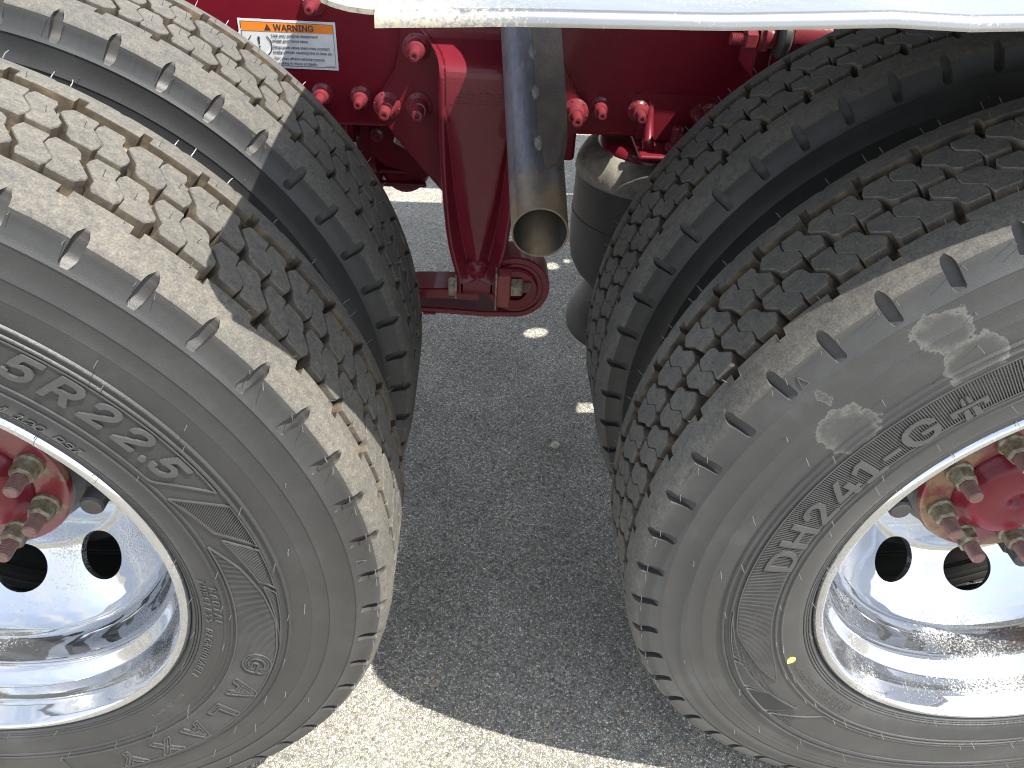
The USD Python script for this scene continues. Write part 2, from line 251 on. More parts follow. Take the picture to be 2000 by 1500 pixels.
# ---- tyre
NP, RT = 56, 0.513
PITCH_S = 2 * PI * RT / NP                     # arc length of one tread pitch
YC = 0.118                                     # middle of the tread
RC2, YC2 = 0.5014, 0.016
def band(r0, y0, r1, y1, a, n=7, e=2.4):
    """cove between two creases, outer (r0, y0) to inner (r1, y1); a = share of the drop that is linear"""
    t = np.linspace(0, 1, n); return [(r0 + (r1 - r0) * u, y0 + (y1 - y0) * (a * u + (1 - a) * u ** e)) for u in t]
SIDE = [  # patches from the bead outwards, each smooth in itself
    [(.282, .040), (.290, .028), (.2955, .0165), (.2990, .0110), (.3005, .0092)],
    [(.3005, .0092), (.3012, .0080), (.3028, .0078), (.3034, .0092)], [(.3034, .0092), (.3040, .0071), (.3058, .0068), (.3064, .0082)],
    [(.3064, .0082), (.3070, .0058), (.3092, .0052), (.3098, .0066)], [(.3098, .0066), (.3106, .0046), (.318, .0022), (.327, .0002), (.3356, -.0012)],
    [(.3356, -.0012), (.3364, -.0025), (.3374, -.0030), (.3384, -.0026), (.3392, -.0014)], [(.3392, -.0014), (.3428, -.0016)],
    [(.3428, -.0016), (.3435, -.0029), (.3445, -.0034), (.3455, -.0030), (.3462, -.0020)], [(.3462, -.0020), (.355, -.0026), (.370, -.0031), (.385, -.0029), (.3958, -.0022)],
    [(.3958, -.0022), (.3966, -.0036), (.3978, -.0041), (.3990, -.0036), (.3998, -.0019)], [(.3998, -.0019), (.4038, -.0015)],
    [(.4038, -.0015), (.4048, -.0031), (.4060, -.0036), (.4072, -.0030), (.4082, -.0010)], [(.4082, -.0010), (.418, -.0009), (.4297, -.0002)],
    band(.4485, .0021, .4297, -.0004, .06, 8, 2.8)[::-1], band(.4765, .0067, .4485, .0015, .06, 9, 2.8)[::-1]]
UP = band(RC2, YC2, .4765, .0060, .30, 11)[::-1]  # from crease 1 up to the shoulder edge; the slots are cut into it
UPr = np.array([p[0] for p in UP]); UPy = np.array([p[1] for p in UP])
RIB = [(RC2, YC2), (.5035, .0180), (.5062, .0215), (.5085, .0265), (.5105, .034), (.5120, .0425), (.5128, .0495), (.5130, .0555)]
slot_floor = [(.4835, .0094), (.4850, .0150), (.4890, .0190), (.4950, .0220), (.5000, .0240), (.5045, .0250), (.5075, .0250)]
def side_y(r):
    rr, yy = [], []
    for p in SIDE: rr += [q[0] for q in p]; yy += [q[1] for q in p]
    rr += list(UPr); yy += list(UPy); o = np.argsort(rr, kind='stable'); return np.interp(r, np.array(rr)[o], np.array(yy)[o])
SL = np.array([-1, -.95, -.5, 0, .5, .95, 1]); NO = np.array([-1, -.92, 0, .92, 1.])
def arc_samples(w, wn=0.0045):
    return np.concatenate([SL * w, [.0105, .0170], PITCH_S / 2 + NO * wn, PITCH_S - np.array([.0170, .0105])])
def half_tyre():
    """patches of one half, (rows, 56*k, [s, r, y, dust, wall])"""
    K = np.arange(NP)[:, None] * PITCH_S; out = []
    is_s = np.concatenate([np.abs(SL) < 0.97, np.zeros(9, bool)]); is_n = np.concatenate([np.zeros(9, bool), np.abs(NO) < 0.95, np.zeros(2, bool)])
    def row(r, y, w=.0044, floor=None, notch=None, dust=0., wall=0., fwall=.15):
        s = arc_samples(w); n = len(s); rr, yy, dd, ww = np.full(n, r), np.full(n, y), np.full(n, dust), np.full(n, wall)
        if floor is not None: rr[is_s], yy[is_s], dd[is_s], ww[is_s] = floor[0], floor[1], dust * .35, fwall * .6
        if notch is not None: yy[is_n] = np.minimum(yy[is_n], notch)
        return np.stack([(K + s).ravel(), *[np.tile(a, NP) for a in (rr, yy, dd, ww)]], -1)
    for p in SIDE: out.append([row(r, y) for r, y in p])
    # sidewall band with the lower part of the slots
    yU = lambda r: np.interp(r, UPr, UPy)
    rows = [row(r, y) for r, y in zip(UPr, UPy) if r < .4795]
    rows += [row(.4797, yU(.4797), .0030), row(.4803, yU(.4803), .0044, (.4808, .0105)), row(.4818, yU(.4818), .0058, (.4832, .0165)), row(.4880, yU(.4880), .0061, (.4885, .0205)), row(.4945, yU(.4945), .0061, (.4945, .0228)), row(RC2, YC2, .0061, (.4992, .0245), dust=.25)]
    out.append(rows)
    rows = [row(RC2, YC2, .0061, (.4992, .0245), dust=.8), row(.5035, .0180, .0060, (.5020, .0255), dust=1), row(.5062, .0215, .0050, (.5050, .0268), dust=1), row(.5089, .0276, .0016, dust=1)]
    rows += [row(r, y, .0010, notch=.0445, dust=1) for r, y in RIB[4:]]; out.append(rows)
    r, y = RIB[-1]
    out.append([row(r, y, .001, notch=.0445, dust=1, wall=.2), row(r - .0015, y + .0004, .001, notch=.0450, wall=.8), row(.4990, .0580, .001, notch=.0468, wall=1), row(.4958, .0600, .001, notch=.0490, wall=1), row(.4954, .064, .001, wall=1), row(.4954, .090, .001, wall=1), row(.4954, YC, .001, wall=1)])
    return [np.stack(p) for p in out]
HALF = half_tyre()
SLOT_B = 0.0168
def to_xyz(s, r, y, th0):
    th = th0 - s / RT; return np.stack([r * np.cos(th), y, r * np.sin(th)], -1)
def casing(th0):
    V, F, D, Wl, o = [], [], [], [], 0
    for mirror in (0, 1):
        for P in HALF:
            s, r, y = P[..., 0], P[..., 1], P[..., 2]
            if mirror: s, y = SLOT_B - s, 2 * YC - y
            X = to_xyz(s, r, y, th0); X[..., 2] = np.maximum(X[..., 2], -0.5015)
            if P[:, 1:7, 2].std(1).max() < 1e-9 and P[:, 9:14, 2].std(1).max() < 1e-9: cuts = [None]
            else: cuts = [(0, 1), (1, 5), (5, 6), (6, 9), (9, 10), (10, 12), (12, 13), (13, 16)]
            for cu in cuts:
                if cu is None: v, f = grid(X, wrap=True); d, w_ = P[..., 3], P[..., 4]
                else:   # each slot, notch and land gets its own vertices, so that its edges stay sharp
                    ix = (np.arange(NP)[:, None] * 16 + np.arange(cu[0], cu[1] + 1)) % (16 * NP); C = ix.shape[1]; Rn = X.shape[0]
                    v = X[:, ix].reshape(-1, 3); d, w_ = P[..., 3][:, ix], P[..., 4][:, ix]
                    a = (np.arange(Rn - 1)[:, None, None] * NP * C + np.arange(NP)[None, :, None] * C + np.arange(C - 1)).ravel(); f = np.vstack([np.stack([a, a + 1, a + NP * C + 1], 1), np.stack([a, a + NP * C + 1, a + NP * C], 1)])
                V.append(v); F.append(f + o); o += len(v); D.append(d.ravel()); Wl.append(w_.ravel())
    return np.vstack(V), np.vstack(F), np.concatenate(D), np.concatenate(Wl)
# tread blocks: outlines in (s, y)
def left_edge(kind, c):
    if kind == 'sipe': c += .0005; return [(c + .0065 + .0012, 0), (c + .0065, .0020), (c + .0065, .0145), (c - .0065, .0305), (c - .0068, .0385), (c - .0065 + .0022, .046)]
    c += .0025; return [(c + .0065 + .0030, 0), (c + .0065, .0060), (c + .0065, .0145), (c - .0065, .0305), (c - .0065, .0380), (c - .0065 + .0026, .046)]
def right_edge(kind, c):
    if kind == 'sipe': return [(2 * c - s, .046 - v) for s, v in left_edge('sipe', c)]
    c -= .0025; return [(c - .0065 - .0085, .046), (c - .0065 - .0030, .0415), (c - .0065, .0325), (c - .0065, .0305), (c + .0065, .0145), (c + .0065, .0105), (c + .0065 - .0050, .0010), (c + .0065 - .0075, 0)]
SIPE_A, GROOVE_A = -.001, .0299
BLOCK_X = left_edge('sipe', SIPE_A) + right_edge('groove', GROOVE_A)
Yr = [(2 * GROOVE_A - s, .046 - v) for s, v in right_edge('groove', GROOVE_A)]      # the groove's other bank, turned round
BLOCK_Y = [(s, v) for s, v in left_edge('groove', GROOVE_A)] + right_edge('sipe', SIPE_A + PITCH_S)
def block(poly, th0, flipB, rng):
    p = np.array(poly)[::-1]; p = p + rng.normal(0, .00015, p.shape); s, y = p[:, 0], p[:, 1] + .068
    if flipB: s, y = SLOT_B - s, 2 * YC - y
    c = np.array([s.mean(), y.mean()]); q = np.stack([s, y], -1) - c
    L = np.linalg.norm(q, axis=1, keepdims=True); n = len(q)
    dr = rng.normal(0, .0002)
    rings = [(q + q / L * .0022, .4950), (q + q / L * .0007, .5035), (q, RT - .0010 + dr), (q - q / L * .0009, RT + dr)]
    V = np.vstack([to_xyz(a[:, 0] + c[0], b, a[:, 1] + c[1], th0) for a, b in rings]); k = np.arange(n); k2 = (k + 1) % n; f = []
    sgn = sum(q[i, 0] * q[(i + 1) % n, 1] - q[(i + 1) % n, 0] * q[i, 1] for i in range(n))
    Vd, wl, fi = [], [], []
    # walls
    base = 0
    for i in range(3):
        a = np.vstack([V[i * n:(i + 1) * n], V[(i + 1) * n:(i + 2) * n]]); Vd.append(a)
        wv = [(1.0, .95), (.95, .45), (.1, 0.)][i]; wl += [wv[0]] * n + [wv[1]] * n
        fi += [np.stack([k, k2, n + k2], 1) + base, np.stack([k, n + k2, n + k], 1) + base]; base += 2 * n
    top = sg.Polygon(rings[3][0]); tv, tf = trimesh.creation.triangulate_polygon(top, engine='earcut')
    tv = np.asarray(tv); Vd.append(to_xyz(tv[:, 0] + c[0], RT + dr, tv[:, 1] + c[1], th0)); wl += [0.] * len(tv)
    tf = np.asarray(tf); ar = (tv[tf[:, 1], 0] - tv[tf[:, 0], 0]) * (tv[tf[:, 2], 1] - tv[tf[:, 0], 1]) - (tv[tf[:, 1], 1] - tv[tf[:, 0], 1]) * (tv[tf[:, 2], 0] - tv[tf[:, 0], 0])
    tf = np.where((ar > 0)[:, None], tf, tf[:, ::-1]); fi.append(tf + base)
    Vd = np.vstack(Vd); F = np.vstack(fi)
    # outward orientation of the walls and top
    cen = to_xyz(np.array(c[0]), np.array(.500), np.array(c[1]), th0); tri = Vd[F]; nn = np.cross(tri[:, 1] - tri[:, 0], tri[:, 2] - tri[:, 0])
    bad = (nn * (tri.mean(1) - cen)).sum(1) < 0; F[bad] = F[bad][:, ::-1]
    return Vd, F, np.ones(len(Vd)), np.array(wl)
def on_side(m2, th_c, r_c, h_off=0.0):
    """bend a mesh drawn in (x along the rim clockwise, y outward, z off the rubber) onto the sidewall"""
    v = np.array(m2.vertices); r = r_c + v[:, 1]; th = th_c - v[:, 0] / r_c
    out = np.stack([r * np.cos(th), side_y(r) - v[:, 2] - h_off, r * np.sin(th)], -1)
    return trimesh.Trimesh(out, m2.faces, process=False)
def glyph(text, h, depth=.0011, bold=True, shear=0.0, wide=1.0):
    m = meshkit.text_mesh(text, h, depth, bold); m.apply_translation([-m.bounds[:, 0].mean(), -h / 2, 0]); m.vertices[:, 0] = m.vertices[:, 0] * wide + shear * m.vertices[:, 1]; return m
def glyph_poly(text, h, wide=1.0, shear=0.):
    m = glyph(text, h, .001, True, shear, wide); f = m.faces[(np.abs(m.face_normals[:, 2]) > .9) & (m.triangles_center[:, 2] < 1e-5)]
    return shapely.union_all([sg.Polygon(m.vertices[t][:, :2]).buffer(1e-5) for t in f]).simplify(.0003)
def polar_poly(pts, rc=.37):
    """[(r, degrees)] -> polygon in (x = -theta * rc, y = r - rc), the plane that on_side bends with th_c = 0"""
    return sg.Polygon([(-math.radians(t) * rc, r - rc) for r, t in pts])
def arc(r, t0, t1, n=12):
    return [(r, t) for t in np.linspace(t0, t1, n)]
def fine(m, e=.012):
    v, f = trimesh.remesh.subdivide_to_size(m.vertices, m.faces, e); return trimesh.Trimesh(v, f, process=False)
def hatch(poly, pitch=.0027, width=.0011, slant=0.0, h=.0020):
    """ribbed panel: thin ridges across the polygon"""
    x0, y0, x1, y1 = poly.bounds; out = []; k = x0 - .06
    while k < x1 + .06:
        ridge = sg.Polygon([(k + slant * (y0 - .002), y0 - .002), (k + width + slant * (y0 - .002), y0 - .002), (k + width + slant * (y1 + .002), y1 + .002), (k + slant * (y1 + .002), y1 + .002)])
        g = poly.intersection(ridge)
        if not g.is_empty:
            for q in polys(g): out.append(trimesh.creation.extrude_polygon(q, h, engine='earcut'))
        k += pitch
    return cat(out) if out else None
def outline(poly, w=.0017, h=.0018):
    return extrude(poly.exterior.buffer(w / 2), h)

def hairs(spec, seed):
    """spec: (s or theta base, r, y, normal(3), length); thin tapered vent spews, all one mesh"""
    rng = np.random.default_rng(seed); V, F, o = [], [], 0
    for b, nrm, L, bend in spec:
        if rng.random() < .22: continue
        nrm = nrm / np.linalg.norm(nrm); L = L * rng.uniform(.7, 1.15); jit = rng.normal(0, .14, 3) + np.array([0, 0, -.10]) * bend
        d2 = nrm + jit; d2 /= np.linalg.norm(d2); a = np.cross(nrm, [.3, .5, .8]); a /= np.linalg.norm(a); c = np.cross(nrm, a)
        ps = [b - nrm * .0005, b + nrm * L * .5, b + nrm * L * .5 + d2 * L * .5]; rs = [.00048, .00044, .00036]
        for p, r in zip(ps, rs):
            for u in (0, 2.094, 4.189): V.append(p + r * (math.cos(u) * a + math.sin(u) * c))
        for i in range(2):
            for k in range(3):
                k2 = (k + 1) % 3; p, q, e, g = o + 3 * i + k, o + 3 * i + k2, o + 3 * i + 3 + k2, o + 3 * i + 3 + k; F += [(p, q, e), (p, e, g)]
        F.append((o + 6, o + 7, o + 8)); o += 9
    return np.array(V), np.array(F)

# ---- the rim: a lathe with ten hand holes
def rim_mesh():
    prof = [(.2915, .0125), (.2895, .0118), (.2872, .0160), (.2845, .0250), (.2810, .0350), (.2785, .0460), (.2765, .0570), (.2700, .0660), (.2630, .0740), (.2600, .0840), (.2590, .0980), (.2575, .1120),
            (.2530, .1270), (.2450, .1400), (.2330, .1530), (.2200, .1650), (.2060, .1770), (.1920, .1885), (.1790, .1980), (.1690, .2035), (.1580, .2055), (.1000, .2055)]
    t = np.linspace(0, 1, len(prof)); from scipy.interpolate import PchipInterpolator as PI_
    u = np.linspace(0, 1, 110); pr = np.stack([PI_(t, np.array(prof)[:, 0])(u), PI_(t, np.array(prof)[:, 1])(u)], -1)
    body = sg.LineString(pr).buffer(.0042, quad_segs=3); lip = sg.LineString([(.2925, .0140), (.2905, .0128)]).buffer(.0042, quad_segs=5)
    poly = shapely.union_all([body, lip]).simplify(.00006)
    cs = m3.CrossSection([np.array(sg.polygon.orient(poly, 1.0).exterior.coords)[:-1]]); R = cs.revolve(168)
    for k in range(10):
        a = math.radians(k * 36); R -= m3.Manifold.cylinder(.09, .0338, .0338, 48, True).rotate((0, 41, 0)).translate((.194, 0, .187)).rotate((0, 0, math.degrees(a)))
    m = mani(R); v = m.vertices; m = trimesh.Trimesh(np.stack([v[:, 0], v[:, 2], v[:, 1]], -1), m.faces[:, ::-1], process=False); return m
RIM = rim_mesh()
def rot_y(m, deg):
    m = m.copy(); a = math.radians(deg); c, s = math.cos(a), math.sin(a); v = m.vertices.copy(); m.vertices = np.stack([c * v[:, 0] - s * v[:, 2], v[:, 1], s * v[:, 0] + c * v[:, 2]], -1); return m
def nut(r, h, ch=.0025):
    m = lathe([(0, 0), (r, 0), (r, h - ch), (r - ch, h), (0, h)], 6); return m
def bolt_lathe(prof, n=18): return lathe(prof, n)
CAMV = (0, -1, 0)

def wheel(key, name, cx, y0, th_slot, label, outer, hub_phase=0, hole_phase=0, rust=False, seed=1):
    rng = np.random.default_rng(seed); MAT = RUB[key]; th0 = math.radians(th_slot)
    w = xform(TRUCK, name, (cx, y0, .503), label=label)
    V, F, D, Wl = casing(th0); part(w, 'tyre', (V, F), MAT, True, {'dust': D, 'wall': Wl})
    # tread blocks: those that can be seen are parts, the rest of the ring is joined
    rest = []; ov = 0; RV, RF, RD, RW = [], [], [], []
    th_lo, th_hi = (-62, 88) if cx < 0 else (92, 242)
    for k in range(NP):
        for poly in (BLOCK_X, BLOCK_Y):
            for fb in (0, 1):
                p = [(s + k * PITCH_S, v) for s, v in poly] if not fb else [(s - k * PITCH_S, v) for s, v in poly]
                v, f, d, wl = block(p, th0, fb, rng)
                t = math.degrees(math.atan2(v[:, 2].mean(), v[:, 0].mean())) % 360; t = t - 360 if (cx < 0 and t > 180) else t
                if th_lo < t < th_hi: part(w, 'tread_block', (v, f), MAT, False, {'dust': d, 'wall': wl})
                else:
                    v[:, 2] = np.maximum(v[:, 2], -.5017); RV.append(v); RF.append(f + ov); ov += len(v); RD.append(d); RW.append(wl)
    part(w, 'tread_ring', (np.vstack(RV), np.vstack(RF)), MAT, False, {'dust': np.concatenate(RD), 'wall': np.concatenate(RW)}, kind='stuff')
    # vent spews
    H = []
    def hp(s, r, y, nr, ny, L, bend=1.0):
        th = th0 - s / RT; H.append((np.array([r * math.cos(th), y, r * math.sin(th)]), np.array([nr * math.cos(th), ny, nr * math.sin(th)]), L, bend))
    for k in range(NP):
        o = k * PITCH_S
        for ds in (-.0085, .0085):
            hp(o + ds, .4985, side_y(.4985), .25, -1, .010); hp(SLOT_B - o - ds, .507, 2 * YC - .0215, .6, .8, .009, .3)
        hp(o + .0288 - .012, .5128, .0520, 1, 0, .008, .6); hp(SLOT_B - o - .0168, .5128, 2 * YC - .0520, 1, 0, .008, .6)
        for s, v in ((.012, .020), (.041, .026)):
            if rng.random() < .8: hp(o + s, RT, .068 + v, 1, 0, .008, .8)
            if rng.random() < .8: hp(SLOT_B - o - s, RT, 2 * YC - .068 - v, 1, 0, .008, .8)
    for k in range(30):
        a = k * 2 * PI / 30 * RT
        hp(a, .4235, side_y(.4235), .1, -1, .011)
        if outer: hp(a + .02, .406, side_y(.406), .0, -1, .010); hp(a + .008, .3374, side_y(.3374), 0, -1, .010); hp(a + .03, .3445, side_y(.3445), 0, -1, .008); hp(a + .01, .3026, side_y(.3026), -.2, -1, .010)
        if k % 2: hp(a + .01, .455, side_y(.455), .1, -1, .007)
    part(w, 'vent_hair', hairs(H, seed + 5), HAIR, False, kind='stuff')
    # rim
    part(w, 'rim', rot_y(RIM, hole_phase), CHROME, 35)
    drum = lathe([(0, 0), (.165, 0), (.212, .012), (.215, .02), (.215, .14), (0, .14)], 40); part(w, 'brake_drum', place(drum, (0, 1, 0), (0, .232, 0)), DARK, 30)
    if not outer: return w
    # lip of the rim, cleaner band shows the tyre's edge
    hub = lathe([(.1135, -.002), (.1140, .002), (.1115, .008), (.1080, .010), (0.060, .010)], 56)
    part(w, 'hub_barrel', place(lathe([(.128, -.045), (.122, -.030), (.112, -.018), (.1085, -.002), (.05, -.002)], 48), CAMV, (0, .168, 0)), STEEL, 35)
    part(w, 'hub', place(hub, CAMV, (0, .168, 0)), RUSTY if rust else RUSTY_EDGE, 30)
    cap = lathe([(.074, .006), (.0735, .0115), (.0705, .0145), (.0655, .019), (.062, .026), (.056, .0305), (.042, .0335), (.026, .034), (.0165, .033), (.011, .029), (.007, .0235), (0, .0225)], 48)
    part(w, 'hub_cap', place(cap, CAMV, (0, .168, 0)), RED_CAST, 40)
    for k in range(8):
        a = math.radians(hub_phase + 45 * k); p = np.array([.087 * math.cos(a), .158, .087 * math.sin(a)])
        n1 = cat([lathe([(0.0125, 0), (.0168, 0), (.0168, .004), (.0150, .0062), (.0125, .0062)], 20), lathe([(.0148, .006), (.0146, .022), (.0122, .0255), (.0098, .0245)], 6, rng.uniform(0, 1))])
        npth = part(w, 'axle_nut', place(n1, CAMV, p), RUST_NUT, 25)
        st = lathe([(.0096, 0), (.0096, .024)] + [(.0096 - (.0006 if i % 2 else 0), .024 + .0012 * i) for i in range(1, 18)] + [(.0090, .0465), (.0076, .0485), (0, .0485)], 16)
        part(w, 'axle_stud', place(st, CAMV, p), STUD, 30)
    for k in range(8):
        a = math.radians((-10 + 36 * k) if cx < 0 else (192 - 36 * k)); p = np.array([.1428 * math.cos(a), .1966, .1428 * math.sin(a)])
        n1 = cat([lathe([(.010, 0), (.0220, 0), (.0220, .004), (.0180, .007), (.010, .007)], 20), lathe([(.0185, .006), (.0182, .028), (.0155, .031), (.0115, .031)], 6, rng.uniform(0, 1))])
        part(w, 'wheel_nut', place(n1, CAMV, p), BLACK, 25)
        part(w, 'wheel_stud', place(lathe([(.0150, .02), (.0145, .050), (.0125, .053), (.010, .0525), (0, .0525)], 20), CAMV, p), BLACK, 30)
    return w

PHL = 34.3; PHR = 140.7
WL = wheel('outer_left', 'outer_wheel', -.647, -.011, PHL, 'front-most dusty dual wheel on the left, tyre marked R22.5', True, 22, -57.5, False, 11)
WR = wheel('outer_right', 'outer_wheel', .647, .011, PHR, 'front-most dual wheel on the right, water-stained tyre with yellow dot', True, 114.4, -116, True, 12)
wheel('inner_left', 'inner_wheel', -.647, .327, PHL - 1.5, 'inner dual wheel behind the left outer wheel', False, 0, 0, False, 13)
wheel('inner_right', 'inner_wheel', .647, .349, PHR + 2.5, 'inner dual wheel behind the right outer wheel', False, 0, 0, False, 14)

# ---- sidewall markings, left tyre
def letters(w, text_items, h, r, depth=.0012, shear=0., wide=1.0, name='letter', mat_=RUB_MARK, style='solid', bold=True):
    for ch, deg in text_items:
        if style == 'solid': g = fine(glyph(ch, h, depth, bold, shear, wide))
        else:
            p = glyph_poly(ch, h, wide, shear); g = fine(cat([extrude(p.buffer(.0016).difference(p.buffer(.0002)), depth), extrude(p.buffer(-.0018), depth * .6)]) if not p.buffer(-.0018).is_empty else extrude(p.buffer(.0016).difference(p), depth))
        part(w, name, on_side(g, math.radians(deg), r), mat_, False)
letters(WL, [('2', 83.5), ('9', 78.2), ('5', 72.9), ('/', 67.6), ('7', 58.0), ('5', 52.2), ('R', 46.8), ('2', 41.6), ('2', 36.4), ('5', 30.2)], .0290, .3765, .0024, .28, 1.18)
part(WL, 'letter', on_side(glyph('.', .030, .0024), math.radians(33.4), .3765), RUB_MARK, False)
letters(WL, [(c, 54.0 - 1.62 * i) for i, c in enumerate('MM 120 PSI') if c != ' '], .0098, .3185, .0014, .25, 1.2, 'small_letter', bold=False)
letters(WL, [('G', -18.6), ('A', -27.8), ('L', -36.9), ('A', -45.9), ('X', -55.0), ('Y', -64.2)], .0280, .3775, .0022, .12, 1.35, 'letter', RUB_MARK, 'line')
letters(WL, [(c, 1.6 - 1.95 * i) for i, c in enumerate('RADIAL')], .0080, .3305, .0013, .15, .95, 'small_letter', bold=False)
letters(WL, [(c, 3.6 - 1.72 * i) for i, c in enumerate('TUBELESS REGROOVABLE') if c != ' '], .0080, .3195, .0013, .15, .95, 'small_letter', bold=False)
letters(WL, [(c, -37.6 - .93 * i) for i, c in enumerate('MADE IN INDIA') if c != ' '], .0050, .3230, .0006, 0, .95, 'small_letter')
def panels(w, sgn, off, n3=True):
    """sgn = +1: as on the left tyre (angles as measured there); -1: mirrored"""
    m = lambda pts: polar_poly([(r, off + sgn * t) for r, t in pts])
    return m
def panel_set(w, tri, cres, size_poly, hatch_slants, cres_h=.0013, cres_p=.0021):
    hs, ol = [], []
    for p, sl in zip(tri, hatch_slants):
        q = hatch(p.buffer(-.0012), .0027, .0011, sl); ol.append(outline(p)); hs.append(q)
    ol.append(outline(cres)); hs.append(hatch(cres.buffer(-.0012), cres_p, cres_p * .45, 0., cres_h))
    if size_poly is not None: ol.append(outline(size_poly, .0017, .0016))
    part(w, 'ribbed_panel', on_side(cat([h for h in hs if h is not None]), 0, .37), RUB_MARK, False)
    part(w, 'panel_outline', on_side(fine(cat(ol), .01), 0, .37), RUB_MARK, False)
trL = [polar_poly([(.3480, 25.1), (.3955, 20.6), (.3962, 16.2), (.3965, 12.4), (.3640, 16.3)]), polar_poly([(.3668, 14.4), (.3960, 11.2), (.3965, 6.8), (.3970, 3.0), (.3830, 4.3)]), polar_poly([(.3860, 2.9), (.3965, 1.4), (.3968, -4.0), (.3970, -11.0)])]
crL = polar_poly([(.3485, 13.2), (.3690, 7.5), (.3830, 1.0), (.3915, -6.1), (.3945, -14.0)] + arc(.3945, -20, -78, 16) + arc(.3500, -78, 0, 18))
szL = polar_poly(arc(.3475, 110, 30, 20) + [(.3490, 29.2), (.3940, 23.6)] + arc(.3945, 26, 110, 20))
panel_set(WL, trL, crL, szL, (-.8, .9, .9))
# ---- sidewall markings, right tyre
letters(WR, [('D', 172.6), ('H', 166.4), ('2', 160.4), ('4', 154.6), ('1', 149.5), ('-', 145.4), ('G', 140.2)], .0300, .3640, .0026, 0., 1.28)
lg = [sg.Polygon([(-.0085, -.016), (-.0015, -.016), (-.0015, -.0025), (-.0060, -.0025)]), sg.Polygon([(.0085, -.016), (.0015, -.016), (.0015, -.0025), (.0060, -.0025)]),
      sg.Polygon([(-.0175, -.0045), (-.0135, -.0060), (-.0115, -.0008), (.0115, -.0008), (.0135, -.0060), (.0175, -.0045), (.0175, .0030), (-.0175, .0030)]),
      sg.Polygon([(-.0048, .0045), (-.0010, .0045), (-.0010, .0140), (-.0035, .0140)]), sg.Polygon([(.0048, .0045), (.0010, .0045), (.0010, .0140), (.0035, .0140)])]
part(WR, 'emblem', on_side(cat([extrude(p, .0026) for p in lg]), math.radians(132.9), .3635), RUB_MARK, False)
trR = [polar_poly([(.3962, 186.3), (.3890, 201.2), (.3960, 199.2), (.3965, 192)]), polar_poly([(.3965, 200.6), (.3885, 202.6), (.3775, 213.2), (.3965, 209.2)]), polar_poly([(.3965, 210.4), (.3755, 214.2), (.3630, 223.6), (.3962, 219.6)])]
crR = polar_poly(arc(.3915, 96, 184, 24) + [(.3895, 192.0), (.3787, 198.5), (.3690, 205.0), (.3575, 211.2), (.3510, 205.5)] + arc(.3500, 200, 96, 26))
szR = polar_poly([(.3955, 221.3), (.3640, 228.1)] + arc(.3475, 231.0, 300, 14) + arc(.3945, 300, 226, 14))
panel_set(WR, trR, crR, szR, (.8, .8, -.9), .0020, .0025)
part(WR, 'paint_dot', on_side(fine(extrude(sg.Point(0, 0).buffer(.0056), .0006), .004), math.radians(-154.3), .3311), YELLOW, False, label='round yellow paint dot on the sidewall')
# the fine moulded print low on the right tyre, too small to read
rng = np.random.default_rng(4); bits = []
for row in range(4):
    x = .004 * rng.random()
    while x < .150 - .02 * row:
        wd = rng.uniform(.0016, .0042)
        if rng.random() < .88: bits.append(on_side(extrude(sg.box(x, -.0011, x + wd * .35, .0011).union(sg.box(x, rng.choice([-.0011, .0004]), x + wd, rng.choice([.0002, .0011]))), .0006), math.radians(-125.8 + row * .5), .3290 - .0042 * row))
        x += wd + .0008
for row in range(5):
    x = .006 * row
    while x < .235 + .02 * row:
        wd = rng.uniform(.0018, .0046)
        if rng.random() < .85: bits.append(on_side(extrude(sg.box(x, -.0014, x + wd * .35, .0014).union(sg.box(x, -.0004, x + wd, .0008)), .0008), math.radians(-131.2), .3905 - .0052 * row))
        x += wd + .0010
mv = cat(bits); v = mv.vertices
part(WR, 'moulded_print', mv, RUB_MARK, False, kind='stuff')
for w, d in ((WR, 145.3), (WL, 5.0)):
    part(w, 'wear_mark', on_side(extrude(sg.Polygon([(-.004, -.004), (.004, -.004), (0, .006)]).exterior.buffer(.0005), .0008), math.radians(d), .4860), RUB_MARK, False)

# ------------------------------------------------------------------ frame rail and its bolts
FR = .750
ZB, ZT = .729, 1.000
def rail_section(y0, sgn):
    pts = [(0, ZB + .012)] + [(.012 - .012 * math.cos(a), ZB + .012 - .012 * math.sin(a)) for a in np.linspace(0, PI / 2, 6)] + [(.088, ZB), (.088, ZB + .009), (.013, ZB + .009), (.009, ZB + .013), (.009, ZT - .013), (.013, ZT - .009), (.088, ZT - .009), (.088, ZT), (.012, ZT)] + [(.012 - .012 * math.sin(a), ZT - .012 + .012 * math.cos(a)) for a in np.linspace(0, PI / 2, 6)]
    m = trimesh.creation.extrude_polygon(sg.Polygon(pts), 4.6, engine='earcut'); v = m.vertices
    m.vertices = np.stack([v[:, 2] - 2.3, y0 + sgn * v[:, 0], v[:, 1]], -1); m.fix_normals(); return m
RAIL = part(TRUCK, 'frame_rail', rail_section(FR, 1), RED, 25, label='near burgundy frame rail behind the wheels')
